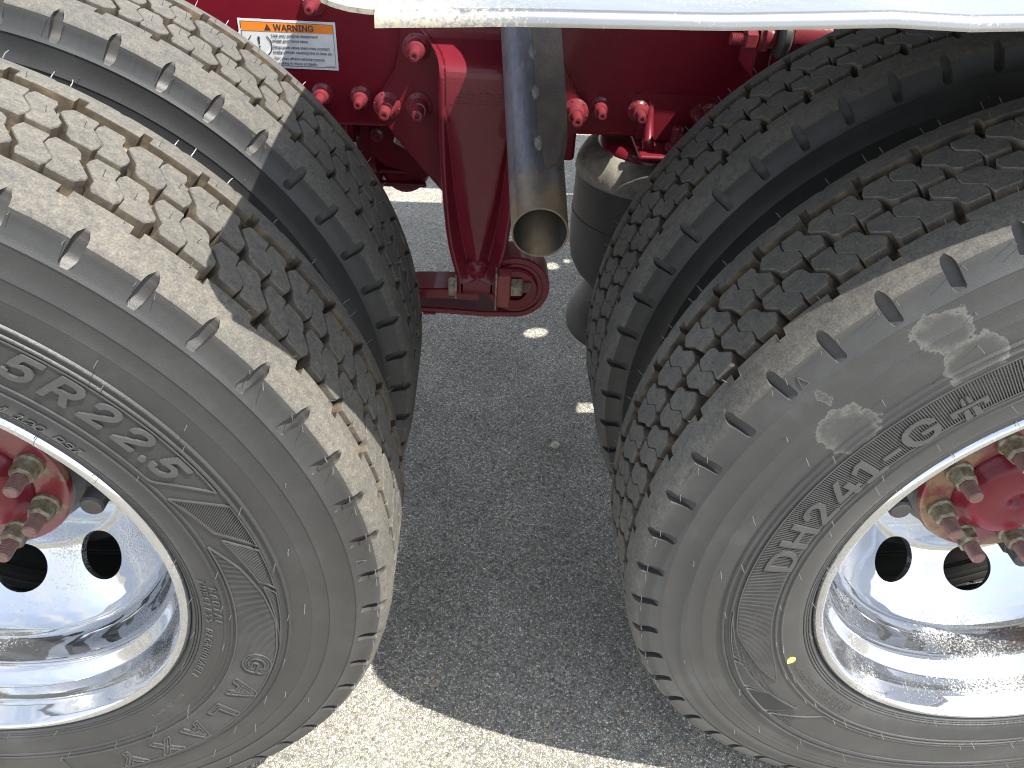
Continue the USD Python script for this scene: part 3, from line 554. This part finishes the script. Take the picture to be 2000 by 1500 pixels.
def huck(p, s=1.0, tip=.046, wash=.0185, mat_=RED_BOLT, host=None, name='flange_bolt'):
    m = lathe([(.010 * s, 0), (wash * s, 0), (wash * s, .0035), ((wash - .003) * s, .0060), (.0135 * s, .0080), (.0122 * s, .020), (.0110 * s, .0235), (.0088 * s, .0240), (.0084 * s, tip - .012), (.0076 * s, tip - .010), (.0072 * s, tip - .0005), (.0060 * s, tip), (.0032 * s, tip), (.0026 * s, tip - .003), (0, tip - .003)], 22)
    # rim of little lugs round the washer
    lugs = [trimesh.creation.icosphere(1, .0016).apply_translation([(wash - .0022) * s * math.cos(a), (wash - .0022) * s * math.sin(a), .0052]) for a in np.arange(6) * PI / 3 + .3]
    return part(host, name, place(cat([m] + lugs), CAMV, p), mat_, 35)
for x, z in ((-.303, .781), (-.242, .779), (.143, .779), (.303, .778), (-.303, .914), (-.62, .781), (-.68, .914), (.75, .914), (.62, .779)): huck((x, FR, z), .92, host=RAIL)
far = part(TRUCK, 'frame_rail', rail_section(1.690, -1), RED, 25, label='far burgundy frame rail under the chassis')
for x in (-.9, -.30, 1.05): part(TRUCK, 'crossmember', rbox(x, x + .09, .762, 1.678, ZB + .03, ZT - .03), RED, 30)
# deck over the frame, just out of sight above: it shades the rail
dk = sg.box(-.188, .657, 2.3, 1.855).difference(sg.box(.20, 1.745, .43, 1.9)).difference(sa.rotate(sa.scale(sg.Point(.722, .955).buffer(.030), 1.2, .75), 20)).difference(sg.Point(.79, 1.325).buffer(.022)).difference(sg.Point(.84, 1.36).buffer(.012))
mdk = extrude(dk, .006); mdk.apply_translation([0, 0, 1.098]); part(TRUCK, 'deck_plate', mdk, FENDER, False, label='flat deck plate over the frame')
part(TRUCK, 'fender', rbox(-.15, 2.3, 1.865, 2.46, 1.090, 1.094, .0015), FENDER, 30, label='flat fender over the far wheels')
for x in (-.15, .55, 1.5): part(TRUCK, 'deck_bracket', rbox(x, x + .06, .77, 1.67, 1.0005, 1.0975), RED, 30)

part(TRUCK, 'frame_gusset', rbox(.050, .116, .790, .830, .668, .7285, .006), RED, 30)
# warning label
LB = xform(TRUCK, 'warning_label', (-.420, FR, .8185), label='white and orange warning label on the frame rail')
def flat(poly, th, dy): # polygon in (x, z), facing the camera, standing dy proud
    m = extrude(poly, th); v = m.vertices; m.vertices = np.stack([v[:, 0], -(v[:, 2] + dy), v[:, 1]], -1); m.fix_normals(); return m
part(LB, 'label_sheet', flat(sg.box(0, 0, .1455, .0695).buffer(.0005), .0006, .0002), WHITE)
part(LB, 'label_border', flat(sg.box(.003, .003, .1425, .0665).difference(sg.box(.0036, .0036, .1419, .0659)), .0003, .0009), INK)
part(LB, 'orange_band', flat(sg.box(.0039, .0530, .1416, .0656), .0003, .0009), ORANGE)
def text_xz(t, h, x, z, depth=.0003, dy=.0013, bold=False, wide=1.0, shear=0.):
    m = meshkit.text_mesh(t, h, depth, bold); v = m.vertices; m.vertices = np.stack([x + wide * v[:, 0] + shear * v[:, 1], -(v[:, 2] + dy), z + v[:, 1]], -1); m.fix_normals(); return m
part(LB, 'heading', text_xz('WARNING', .0087, .0520, .0550, bold=True, wide=1.02), INK)
tri_ = sg.Polygon([(.0385, .0550), (.0480, .0550), (.04325, .0640)]).difference(sg.box(.0428, .0572, .0437, .0610)).difference(sg.box(.0428, .0557, .0437, .0566))
part(LB, 'warning_triangle', flat(tri_, .0003, .0013), INK)
for i, (t, z) in enumerate((('Use only original equipment', .0460), ('wheel and valve stem.', .0385), ('Otherwise valve stem may contact', .0290), ('brake caliper causing tire to lose air.', .0220), ('This may affect vehicle control', .0125), ('resulting in injury or death.', .0055))):
    part(LB, 'text_line', text_xz(t, .0040, .0480, z, wide=.97), INK)
part(LB, 'text_line', text_xz('24-01403-000', .0014, .1260, .0042), INK)
c = sg.LineString([(.041, .046), (.0455, .040), (.0470, .033), (.0455, .025), (.040, .019)]).buffer(.0006); c2 = sa.scale(c, -1, 1, origin=(.029, .03))
ex = sg.Polygon([(.0265, .0450), (.0300, .0450), (.0290, .0340), (.0275, .0340)]); dot = sg.Point(.0283, .0305).buffer(.0013)
part(LB, 'tyre_pictogram', flat(shapely.union_all([c, c2, ex, dot, sg.LineString([(.020, .0175), (.037, .0175)]).buffer(.0005)]), .0003, .0013), INK)

# ------------------------------------------------------------------ suspension hanger
HG = xform(TRUCK, 'suspension_hanger', label='cast burgundy suspension hanger bolted to the frame rail')
wing = sg.Polygon([(-.172, .930), (-.176, .860), (-.186, .824), (-.205, .795), (-.2155, .783), (-.219, .770), (-.2155, .757), (-.206, .745), (-.174, .702), (-.115, .632), (-.090, .60), (.045, .60), (.060, .660), (.079, .708), (.104, .738), (.1165, .757), (.1205, .772), (.117, .786), (.101, .806), (.079, .842), (.068, .878), (.060, .930)]).buffer(.004, quad_segs=4).buffer(-.004)
mw = extrude(wing, .014); v = mw.vertices; mw.vertices = np.stack([v[:, 0], FR - .0005 - v[:, 2], v[:, 1]], -1); mw.fix_normals()
bev = extrude(wing.buffer(-.003), .003); v = bev.vertices; bev.vertices = np.stack([v[:, 0], FR - .0145 - v[:, 2], v[:, 1]], -1); bev.fix_normals()
part(HG, 'mounting_flange', cat([mw, bev]), RED_CAST, 20)
for x, z in ((-.199, .773), (-.148, .774), (-.150, .863), (.102, .775), (.095, .86) if False else (.050, .863)): huck((x, FR - .0178, z), 1.12, .050, .0195, host=HG)
# sculpted leg: rows of cross sections (z, left, right, panel half width, groove depth, front y)
rows = [(.925, -.165, .060, .0, .0, .7355), (.892, -.150, .046, .0, .0, .7335), (.880, -.138, .036, .0, .0, .727), (.873, -.128, .027, .0, .0, .714), (.867, -.1205, .020, .0, .0, .697), (.862, -.1165, .0155, .0, .0, .682), (.856, -.1140, .0125, .0, .0, .6705), (.849, -.1130, .0115, .0, .0, .6635), (.838, -.1125, .0110, .0, .0, .6605),
        (.800, -.1125, .0110, .0, .0, .659), (.782, -.1125, .011, .001, .001, .658), (.768, -.1125, .011, .002, .004, .657), (.740, -.1120, .011, .006, .009, .656), (.700, -.1105, .010, .011, .013, .654), (.660, -.1080, .0085, .015, .015, .652), (.630, -.1055, .0070, .0185, .016, .650), (.600, -.1025, .0045, .022, .016, .648), (.570, -.0980, .0010, .025, .015, .646), (.545, -.0925, -.0045, .0255, .013, .644),
        (.530, -.0880, -.0090, .0245, .010, .643), (.518, -.0858, -.0115, .0230, .006, .642), (.510, -.0845, -.0128, .021, .002, .641), (.503, -.0838, -.0135, .018, .0, .640), (.487, -.0835, -.0140, .015, .0, .640), (.481, -.0825, -.015, .012, .0, .643), (.4805, -.08, -.018, .01, .0, .66)]
G_ = []
for z, xl, xr, pw, gd, yf in rows:
    c0 = (xl + xr) / 2; hw = (xr - xl) / 2; e = .0035; rim_w = .0090 + .0 * pw
    inner = hw - rim_w; pan = max(inner - pw - .006 if gd > 0 else inner - .001, .0025); gm = (inner + pan) / 2
    back = FR - .014 if z > .60 else yf + .085
    xs = [(-hw * (1.10 if z > .6 else 1.0), back), (-hw, yf + .020), (-hw, yf + e), (-hw + e * .3, yf + e * .3), (-hw + e, yf), (-inner - .002, yf), (-inner, yf + .0008 if gd else yf), (-gm - .0015, yf + gd * .95), (-gm + .0015, yf + gd), (-pan - .001, yf + .002 + gd * .12 if gd else yf), (-pan + .0015, yf + (.0012 if gd else 0)), (-pan * .5, yf + (.001 if gd else 0))]
    full = xs + [(-x, y) for x, y in xs[::-1]]
    G_.append([(c0 + x, y, z) for x, y in full])
v, f = grid(np.array(G_)); hm_ = trimesh.Trimesh(v, f, process=False)
part(HG, 'hanger_leg', hm_, RED_CAST, 28)
knob = lathe([(.017, 0), (.015, .008), (.011, .013), (.004, .0155), (0, .0158)], 18); knob.vertices[:, 1] *= 1.25
part(HG, 'boss', place(knob, CAMV, (-.049, .651, .531)), RED_CAST, 40)
part(HG, 'raised_name', cat([text_xz('air', .0150, -.0905, .8075, .0022, -.6605, True, 1.15, .35), text_xz('LINER', .0125, -.0560, .8080, .0022, -.6605, True, 1.0, .25), flat(sa.translate(sg.box(0, 0, .085, .0022), -.0965, .8025), .0022, -.6608)]), RED_CAST, False)
# pivot bolt through the foot and the spring's bar pin
PX = (1, 0, 0)
part(HG, 'pivot_bolt_head', place(nut(.0175, .012), (-1, 0, 0), (-.0850, .632, .502)), RUST_NUT, 20)
part(HG, 'pivot_washer', place(lathe([(.0, 0), (.021, 0), (.021, .003), (0, .003)], 24), (-1, 0, 0), (-.0825, .634, .501)), RUST_NUT, 20)
barp = rbox(-.0135, .0095, .618, .650, .470, .532, .004); part(HG, 'bar_pin', barp, simple('worn_red_primer', (0.16, 0.032, 0.026), (0.13, 0.018, 0.019), 50, 0.6, 0, 0.2), 30)
part(HG, 'shim_plate', rbox(-.0172, -.0139, .622, .655, .462, .536, .001), RUST_NUT, 20)
part(HG, 'pivot_nut', place(nut(.0165, .020), PX, (.0098, .634, .503)), RUST_NUT, 20)
thr = lathe([(.0095, 0)] + [(.0095 - (.0009 if i % 2 else 0), .001 + .0013 * i) for i in range(22)] + [(.008, .031), (0, .031)], 18)
part(HG, 'pivot_bolt_thread', place(thr, PX, (.0130, .634, .503)), STUD, 30)

# ------------------------------------------------------------------ leaf springs wrapped round the eye
def leaf(path, t, y0, y1, bev=.003):
    L = sg.LineString(path).buffer(t / 2, cap_style='flat', join_style='round', quad_segs=6); out = []
    for inset, a, b in ((0, y0 + bev, y1 - bev), (bev * .6, y0, y1)):
        m = extrude(L.buffer(-inset), b - a); v = m.vertices; m.vertices = np.stack([v[:, 0], a + v[:, 2], v[:, 1]], -1); m.fix_normals(); out.append(m)
    return cat(out)
EC = np.array([.018, .494])
arc_p = [(EC[0] + .054 * math.cos(a), EC[1] + .054 * math.sin(a)) for a in np.radians(np.linspace(-95, 118, 26))]
LS = xform(TRUCK, 'leaf_spring', label='two-leaf burgundy spring running left under the hanger')
part(LS, 'wrapped_leaf', leaf([(-.75, .415), (-.45, .4225), (-.25, .434), (-.15, .4445), (-.08, .4415), (-.03, .4385)] + arc_p, .0125, .645, .708), RED, 25)
part(LS, 'main_leaf', leaf([(-.75, .447), (-.45, .453), (-.25, .463), (-.15, .4770), (-.10, .4785), (-.045, .476)], .0210, .645, .708), RED, 25)
part(LS, 'leaf_clip', rbox(-.142, -.120, .642, .711, .4365, .4405, .001), RED, 25)
ring = lathe([(.026, 0), (.047, 0), (.047, .074), (.026, .074), (.026, 0)], 40); part(LS, 'spring_eye', place(ring, (0, 1, 0), (EC[0], .6465, EC[1])), RED, 25)
r2 = lathe([(.014, 0), (.037, .004), (.040, .008), (.037, .012), (.020, .013)], 36); part(LS, 'eye_bushing', place(r2, CAMV, (EC[0], .6505, EC[1])), RED, 30)

# ------------------------------------------------------------------ exhaust tail pipe
EX = xform(TRUCK, 'exhaust_pipe', label='burnt steel tail pipe ending in an open mouth before the hanger')
P0, P1 = np.array([.033, .409, .722]), np.array([.0135, .640, .9185])
ax = (P1 - P0) / np.linalg.norm(P1 - P0); R0 = .038
def pipe_wall(r, n=56, top=None, flip=False):
    a = np.cross(ax, [1, 0, 0]); a /= np.linalg.norm(a); b = np.cross(a, ax); t = np.arange(n) / n * 2 * PI
    ringv = r * (np.cos(t)[:, None] * a + np.sin(t)[:, None] * b)
    out = []
    for u in np.linspace(0, 1, 9):
        base = P0 + (P1 - P0) * u + ringv
        if u < .2:   # the mouth is cut square to the ground: slide each point along the axis to the plane y = P0y
            pass
        out.append(base)
    out = np.array(out)
    cut_n = np.array([.0, -math.cos(math.radians(14)), -math.sin(math.radians(14))]); cut_n /= np.linalg.norm(cut_n); k = ((P0 - (P0 + ringv)) @ cut_n) / (ax @ cut_n); mouth = P0 + ringv + k[:, None] * ax
    w = np.linspace(0, 1, 9)[:, None, None] ** .6
    out = mouth[None] * (1 - w) + (P1 + ringv)[None] * w
    up_ = np.array([P1 + ax * .03 + ringv, P1 + ax * .06 + ringv + [0, 0, .004], P1 + ax * .08 + ringv + [0, .0, .025], P1 + ax * .10 + ringv + [0, .01, .07]])
    return np.concatenate([out, up_]), mouth
ov_, mo = pipe_wall(R0); iv_, mi = pipe_wall(R0 - .0024)
v, f = grid(ov_, wrap=True); part(EX, 'outer_wall', (v, f), PIPE, True, {'dust': np.clip(1 - ((v - P0) @ ax) / .11, 0, 1)})
v, f = grid(iv_, wrap=True, flip=True); rel = v - P0; along = rel @ ax; dn = np.array([0, .75, -.66]); low = (rel - along[:, None] * ax) @ dn / R0
part(EX, 'inner_wall', (v, f), SOOT, True, {'dust': np.clip(1.25 - np.abs(rel[:, 0] - .002) / (.62 * R0), 0, 1) * np.clip(low, 0, 1) * np.clip(1.0 - (along + .030) / .050, 0, 1)})
mm_ = np.stack([mi, mi * .5 + mo * .5 + np.array([0, -.0008, 0]), mo]); v, f = grid(mm_, wrap=True); part(EX, 'mouth_lip', (v, f), PIPE_EDGE, True)
# strap welded along the pipe: flat bar that narrows and curves in to the pipe low down
a_ = np.cross(ax, [1, 0, 0]); a_ /= np.linalg.norm(a_)
if a_[1] > 0: a_ = -a_
b_ = np.cross(a_, ax); b_ = b_ if b_[0] > 0 else -b_
Lp = np.linalg.norm(P1 - P0); SV = []
for u in np.linspace(0, 1, 22):
    d = Lp * (.24 + u * (.98 - .24) + .0); cen = P0 + ax * d
    wide = .040 if u > .30 else .040 * math.sqrt(max(1e-3, 1 - ((.30 - u) / .30) ** 2))
    xl = .0015 + (.006 * (1 - min(1, u / .25))); xr = xl + max(.0015, wide - .0 * xl)
    pr = []
    for q in np.linspace(0, 1, 9):
        xx = xl + (xr - xl) * q; lift = max(R0 * .985, math.sqrt(max(0, R0 ** 2 - xx ** 2))) if q < .3 else R0 * (.985 - .02 * q)
        hgt = math.sqrt(max(0, (R0 + .0015) ** 2 - xx ** 2)) if xx < R0 else 0
        blend = min(1, u / .35) ; hh = hgt * (1 - blend) + (R0 + .002 - .004 * q) * blend
        pr.append(cen + b_ * xx + a_ * hh)
    SV.append(pr)
SV = np.array(SV); v, f = grid(SV); back = SV - a_ * .004; v2, f2 = grid(back, flip=True)
def rimstrip(A, B): return grid(np.stack([A, B]))
eds = [(SV[:, -1], back[:, -1]), (back[:, 0], SV[:, 0]), (back[-1], SV[-1]), (SV[0], back[0])]
strap = trimesh.Trimesh(v, f, process=False); 
if (strap.face_normals.mean(0) @ a_) < 0: strap.invert(); f2 = f2[:, ::-1]
part(EX, 'hanger_strap', cat([strap, trimesh.Trimesh(v2, f2, process=False)] + [trimesh.Trimesh(*grid(np.stack([p, q])), process=False) for p, q in eds]), simple('brown_steel', (0.07, 0.06, 0.055), (0.11, 0.088, 0.07), 26, 0.5, 0.6, 0.35, 200), 30)
wb = []
rngw = np.random.default_rng(8)
for u in (.36, .60, .80, .95):
    s = trimesh.creation.icosphere(3, .0115); s.vertices *= [1, .55, 1.5]; s.vertices *= 1 + .25 * (meshkit.noise(s.vertices * 330 + 7 + 5 * u)[:, None] - .5)
    s.apply_transform(trimesh.geometry.align_vectors([0, 0, 1], ax)); s.apply_translation(P0 + ax * Lp * u + a_ * (R0 - .007) - b_ * .002); wb.append(s)
for i, s in enumerate(wb): part(EX, 'weld', s, simple('weld_bead_%d' % i, (0.07, 0.065, 0.06), (0.14, 0.12, 0.10), 120, 0.6, 0.4, 0.4, 300), True)

# ------------------------------------------------------------------ air spring
AS = xform(TRUCK, 'air_spring', (.258, .802, 0), label='black rubber air spring with dusty shoulder under the frame rail')
part(AS, 'bellows', lathe([(.108, .690), (.1245, .678), (.1330, .660), (.1345, .648), (.1345, .560), (.1335, .510), (.1290, .482), (.1180, .458), (.1010, .440), (.094, .430)], 64), BELLOWS, True)
sh = lathe([(.094, .7015), (.110, .6995), (.1235, .6900), (.1340, .6720), (.1368, .6560), (.1366, .6525), (.1350, .6520)], 180); v = sh.vertices; t = np.arctan2(v[:, 1], v[:, 0]); v[:, :2] *= (1 + .010 * (np.abs(np.sin(t * 17)) ** .35 - .9))[:, None]
part(AS, 'shoulder', sh, BELLOWS_DUST, 40)
part(AS, 'band', lathe([(.1345, .578), (.1360, .577), (.1360, .573), (.1345, .572)], 56), BELLOWS, 30)
part(AS, 'piston', lathe([(.090, .455), (.092, .425), (.1000, .400), (.1140, .372), (.1230, .350), (.1240, .335), (.1230, .325), (0, .325)], 56), BELLOWS, 40)
part(AS, 'top_plate', lathe([(0, .7190), (.068, .7190), (.084, .7175), (.096, .7120), (.1010, .7040), (.1015, .6985), (.09, .6965)], 64), RED_CAST, 40, label='sunlit burgundy top plate of the air spring')
BR = xform(TRUCK, 'air_spring_bracket', label='burgundy bracket bolting the air spring to the rail')
bp = sg.Polygon([(.192, .792), (.199, .803), (.215, .806), (.320, .806), (.333, .800), (.340, .785), (.338, .765), (.325, .755), (.322, .7315), (.209, .7315), (.207, .752), (.192, .766), (.188, .780)]).buffer(.002).buffer(-.002)
mb_ = extrude(bp, .010); v = mb_.vertices; mb_.vertices = np.stack([v[:, 0], FR - .0005 - v[:, 2], v[:, 1]], -1); mb_.fix_normals(); part(BR, 'bracket_plate', mb_, RED_CAST, 20)
part(BR, 'bracket_foot', rbox(.206, .324, .676, .8, .7195, .7285, .004), RED_CAST, 30)
for x in (.2245, .3060): # two rounded ribs that widen to the foot
    q = [(x, FR - .004, .797), (x, FR - .010, .780), (x, FR - .018, .760), (x, FR - .034, .738), (x, FR - .048, .7265)]
    part(BR, 'gusset', tube(make_interp_spline(np.linspace(0, 1, 5), np.array(q), 2)(np.linspace(0, 1, 14)), np.linspace(.0055, .0105, 14), 14), RED_CAST, 40)
part(BR, 'foot_nut', place(nut(.0165, .013), (0, 0, 1), (.268, .706, .7286)), RED_BOLT, 20); part(BR, 'foot_stud', place(thr, (0, 0, 1), (.268, .706, .736)), RED_BOLT, 30)
huck((.205, FR - .0107, .780), .95, host=BR); huck((.322, FR - .0107, .779), .95, host=BR)

# ------------------------------------------------------------------ shock absorber mount at upper right
SM = xform(TRUCK, 'shock_mount', label='burgundy shock absorber mount with threaded stud above the right inner tyre')
sy, sz = .655, .9165
part(SM, 'stud', place(lathe([(0, 0), (.0065, 0)] + [(.0085 - (.0011 if i % 2 else 0), .001 + .0014 * i) for i in range(16)] + [(.0085, .10), (0, .10)], 18), PX, (.306, sy, sz - .001)), RED_BOLT, 30)
part(SM, 'nut', place(nut(.0165, .016), PX, (.327, sy, sz)), RED_BOLT, 15)
part(SM, 'washer', place(lathe([(0, 0), (.0205, 0), (.0205, .006), (0, .006)], 24), PX, (.352, sy, sz + .004)), RED_BOLT, 20); part(SM, 'collar', place(lathe([(.0135, 0), (.0150, .004), (.0150, .022), (0, .022)], 24), PX, (.345, sy, sz + .003)), RED_BOLT, 20)
part(SM, 'bushing', place(lathe([(0, 0), (.026, 0), (.030, .004), (.030, .012), (.026, .016), (0, .016)], 28), PX, (.372, sy, sz + .006)), BLACK, 30)
part(SM, 'sleeve', place(lathe([(0, 0), (.0265, 0), (.0265, .055), (0, .055)], 28), PX, (.389, sy, sz + .007)), RED_BOLT, 30)
part(SM, 'bushing', place(lathe([(0, 0), (.028, 0), (.031, .003), (.031, .009), (0, .012)], 28), PX, (.4445, sy, sz + .007)), BLACK, 30)
part(SM, 'shock_body', tube([(.457, sy, sz + .008), (.54, sy, sz + .01), (.70, sy + .02, sz + .02)], .027, 24), RED_BOLT, 30)
part(SM, 'support', rbox(.352, .3785, .672, .7495, .860, .935, .004), RED_CAST, 30)

# ------------------------------------------------------------------ axles and the brake chamber seen behind the left tyre
for x in (-.647, .647):
    A = xform(TRUCK, 'drive_axle', (x, 0, .503), label='burgundy drive axle housing')
    part(A, 'axle_tube', place(lathe([(0, 0), (.062, 0), (.075, .25), (.075, .30), (.16, .46), (.19, .6), (.16, .74), (.075, .90), (.075, .95), (.062, 1.2), (0, 1.2)], 28), (0, 1, 0), (0, .62, 0)), RED_CAST, 40)
BC = xform(TRUCK, 'brake_chamber', label='burgundy brake chamber and bracket behind the left inner tyre')
part(BC, 'chamber', place(lathe([(0, 0), (.055, .004), (.068, .016), (.070, .040), (.076, .044), (.076, .054), (.070, .058), (.066, .090), (.045, .104), (0, .106)], 36), (1, 0, 0), (-.335, .955, .628)), RED_CAST, 30)
part(BC, 'clamp_band', place(lathe([(.0755, 0), (.080, .003), (.080, .015), (.0755, .018)], 36), (1, 0, 0), (-.296, .955, .628)), RED, 30)
bulb = lathe([(0, -.004), (.030, 0), (.043, .010), (.049, .028), (.049, .060), (.040, .080), (0, .085)], 30); bulb.vertices[:, 0] *= 1.15
part(BC, 'camshaft_housing', place(bulb, (0, 1, 0), (-.192, .905, .592)), RED_CAST, 40)
for z in (.566, .592, .618): part(BC, 'rib', rbox(-.240, -.150, .893, .910, z - .0045, z + .0045, .004), RED_CAST, 30)
arm = sg.Polygon([(-.262, .695), (-.225, .700), (-.205, .680), (-.210, .655), (-.185, .640), (-.150, .628), (-.140, .600), (-.158, .588), (-.190, .604), (-.222, .612), (-.246, .630), (-.268, .655)]).buffer(.006).buffer(-.004)
ma = extrude(arm, .024); v = ma.vertices; ma.vertices = np.stack([v[:, 0], .878 + v[:, 2], v[:, 1]], -1); ma.fix_normals(); part(BC, 'slack_adjuster', ma, RED_CAST, 30)
part(BC, 'clevis_pin', place(lathe([(0, 0), (.012, 0), (.012, .012), (.006, .014), (.006, .018), (0, .018)], 16), CAMV, (-.236, .878, .672)), RED_BOLT, 30)
part(BC, 'bracket', cat([rbox(-.300, -.252, .90, .945, .560, .672, .014), rbox(-.262, -.236, .905, .985, .540, .700, .008)]), RED_CAST, 30)
hose = [(-.36, .93, .70), (-.31, .90, .66), (-.275, .88, .60), (-.268, .87, .54), (-.29, .87, .47)]
hp_ = make_interp_spline(np.linspace(0, 1, 5), np.array(hose), 3)(np.linspace(0, 1, 26)); part(BC, 'air_hose', tube(hp_, .0075, 10), BLACK, True)
hp2 = make_interp_spline(np.linspace(0, 1, 4), np.array([(-.275, .86, .66), (-.262, .85, .60), (-.252, .85, .56), (-.256, .85, .50)]), 3)(np.linspace(0, 1, 20)); part(BC, 'air_line', tube(hp2, .0025, 8), WHITE, True)

# ------------------------------------------------------------------ fender
FD = xform(TRUCK, 'fender', label='weathered aluminium fender with rolled front edge above the right wheels')
def fender_mesh():
    xs = np.concatenate([np.linspace(-.113, -.085, 5), np.linspace(-.06, 1.5, 60)]); V = []
    for x in xs:
        ye = -.043 + .038 * min(1, max(0, (x + .113) / .43)) - .002 * math.sin(x * 7)
        zb = np.interp(x, [-.113, -.03, .098, .203, .26, .318, .45, 1.5], [1.0795, 1.0825, 1.0835, 1.0880, 1.0865, 1.0890, 1.0900, 1.091])
        r = .0068; pr = [(ye + .007, zb + .0010), (ye + .0025, zb)] + [(ye + r - r * math.cos(a) , zb + .0016 + r * math.sin(a) * 1.15) for a in np.linspace(-.15, PI / 2, 9)]
        zt = pr[-1][1]; yi = .578; pr += [(ye + r + (yi - ye - r) * q, zt + .004 * q) for q in (.03, .08, .2, .5, .8, 1.0)]
        V.append([(x, y, z) for y, z in pr])
    return np.array(V)
FV = fender_mesh()
th = FV.copy(); th[:, 11:, 2] -= .003; th[:, :11, 1] += .003
vA, fA = grid(FV); vB, fB = grid(th, flip=True); A = trimesh.Trimesh(vA, fA, process=False)
if A.face_normals[:, 2].sum() < 0: fA, fB = fA[:, ::-1], fB[:, ::-1]
ends = [trimesh.Trimesh(*grid(np.stack([FV[0], th[0]])), process=False), trimesh.Trimesh(*grid(np.stack([th[-1], FV[-1]])), process=False), trimesh.Trimesh(*grid(np.stack([FV[:, -1], th[:, -1]])), process=False)]
part(FD, 'rolled_sheet', cat([trimesh.Trimesh(vA, fA, process=False), trimesh.Trimesh(vB, fB, process=False)] + ends), FENDER, 40)
zt0 = FV[0, 10, 2]
tong = sg.Polygon([(-.1132, -.0365), (-.118, -.0360), (-.129, -.0320), (-.139, -.0240), (-.148, -.0130), (-.154, .005), (-.156, .04), (-.156, .578), (-.1132, .578)]); mt = extrude(tong, .003); mt.apply_translation([0, 0, zt0 - .0030])
part(FD, 'corner_sheet', mt, FENDER, 20)

# ------------------------------------------------------------------ loose stones and grit on the asphalt
rng = np.random.default_rng(21)
def stone(r, seed):
    s = trimesh.creation.icosphere(1, r); q = np.random.default_rng(seed); s.vertices *= 1 + .28 * (meshkit.noise(s.vertices / r * 1.3 + seed * 3.1) - .5)[:, None]; s.vertices *= [q.uniform(.8, 1.2), q.uniform(.7, 1.1), q.uniform(.45, .7)]; s.apply_transform(trimesh.transformations.rotation_matrix(q.uniform(0, 6), [0, 0, 1])); return s
gr = []
for i in range(2600):
    x, y = rng.uniform(-.62, .72), rng.uniform(-.12, 2.3) if rng.random() < .35 else rng.uniform(-.12, .9); r = .0013 + .0022 * rng.random() ** 2.5
    s = stone(r, i); s.apply_translation([x, y, r * rng.uniform(-.05, .25)]); gr.append(s)
part('/World', 'grit', cat(gr), STONE, False, kind='stuff', label='fine grit and pale aggregate strewn over the asphalt', category='gravel')
def lone(x, y, r, lab, c1, c2, seed):
    s = stone(r, seed); s.apply_translation([x, y, r * .35]); part('/World', 'loose_stone', s, simple('stone_%d' % seed, c1, c2, 150, .8, 0, .3, 400), True, label=lab, category='stone')
lone(.139, .783, .0095, 'pale tan stone on the asphalt beside the right inner tyre', (.30, .25, .19), (.42, .37, .30), 901)
lone(.124, .752, .0050, 'small brown stone just in front of the pale tan stone', (.24, .16, .09), (.30, .21, .13), 902)
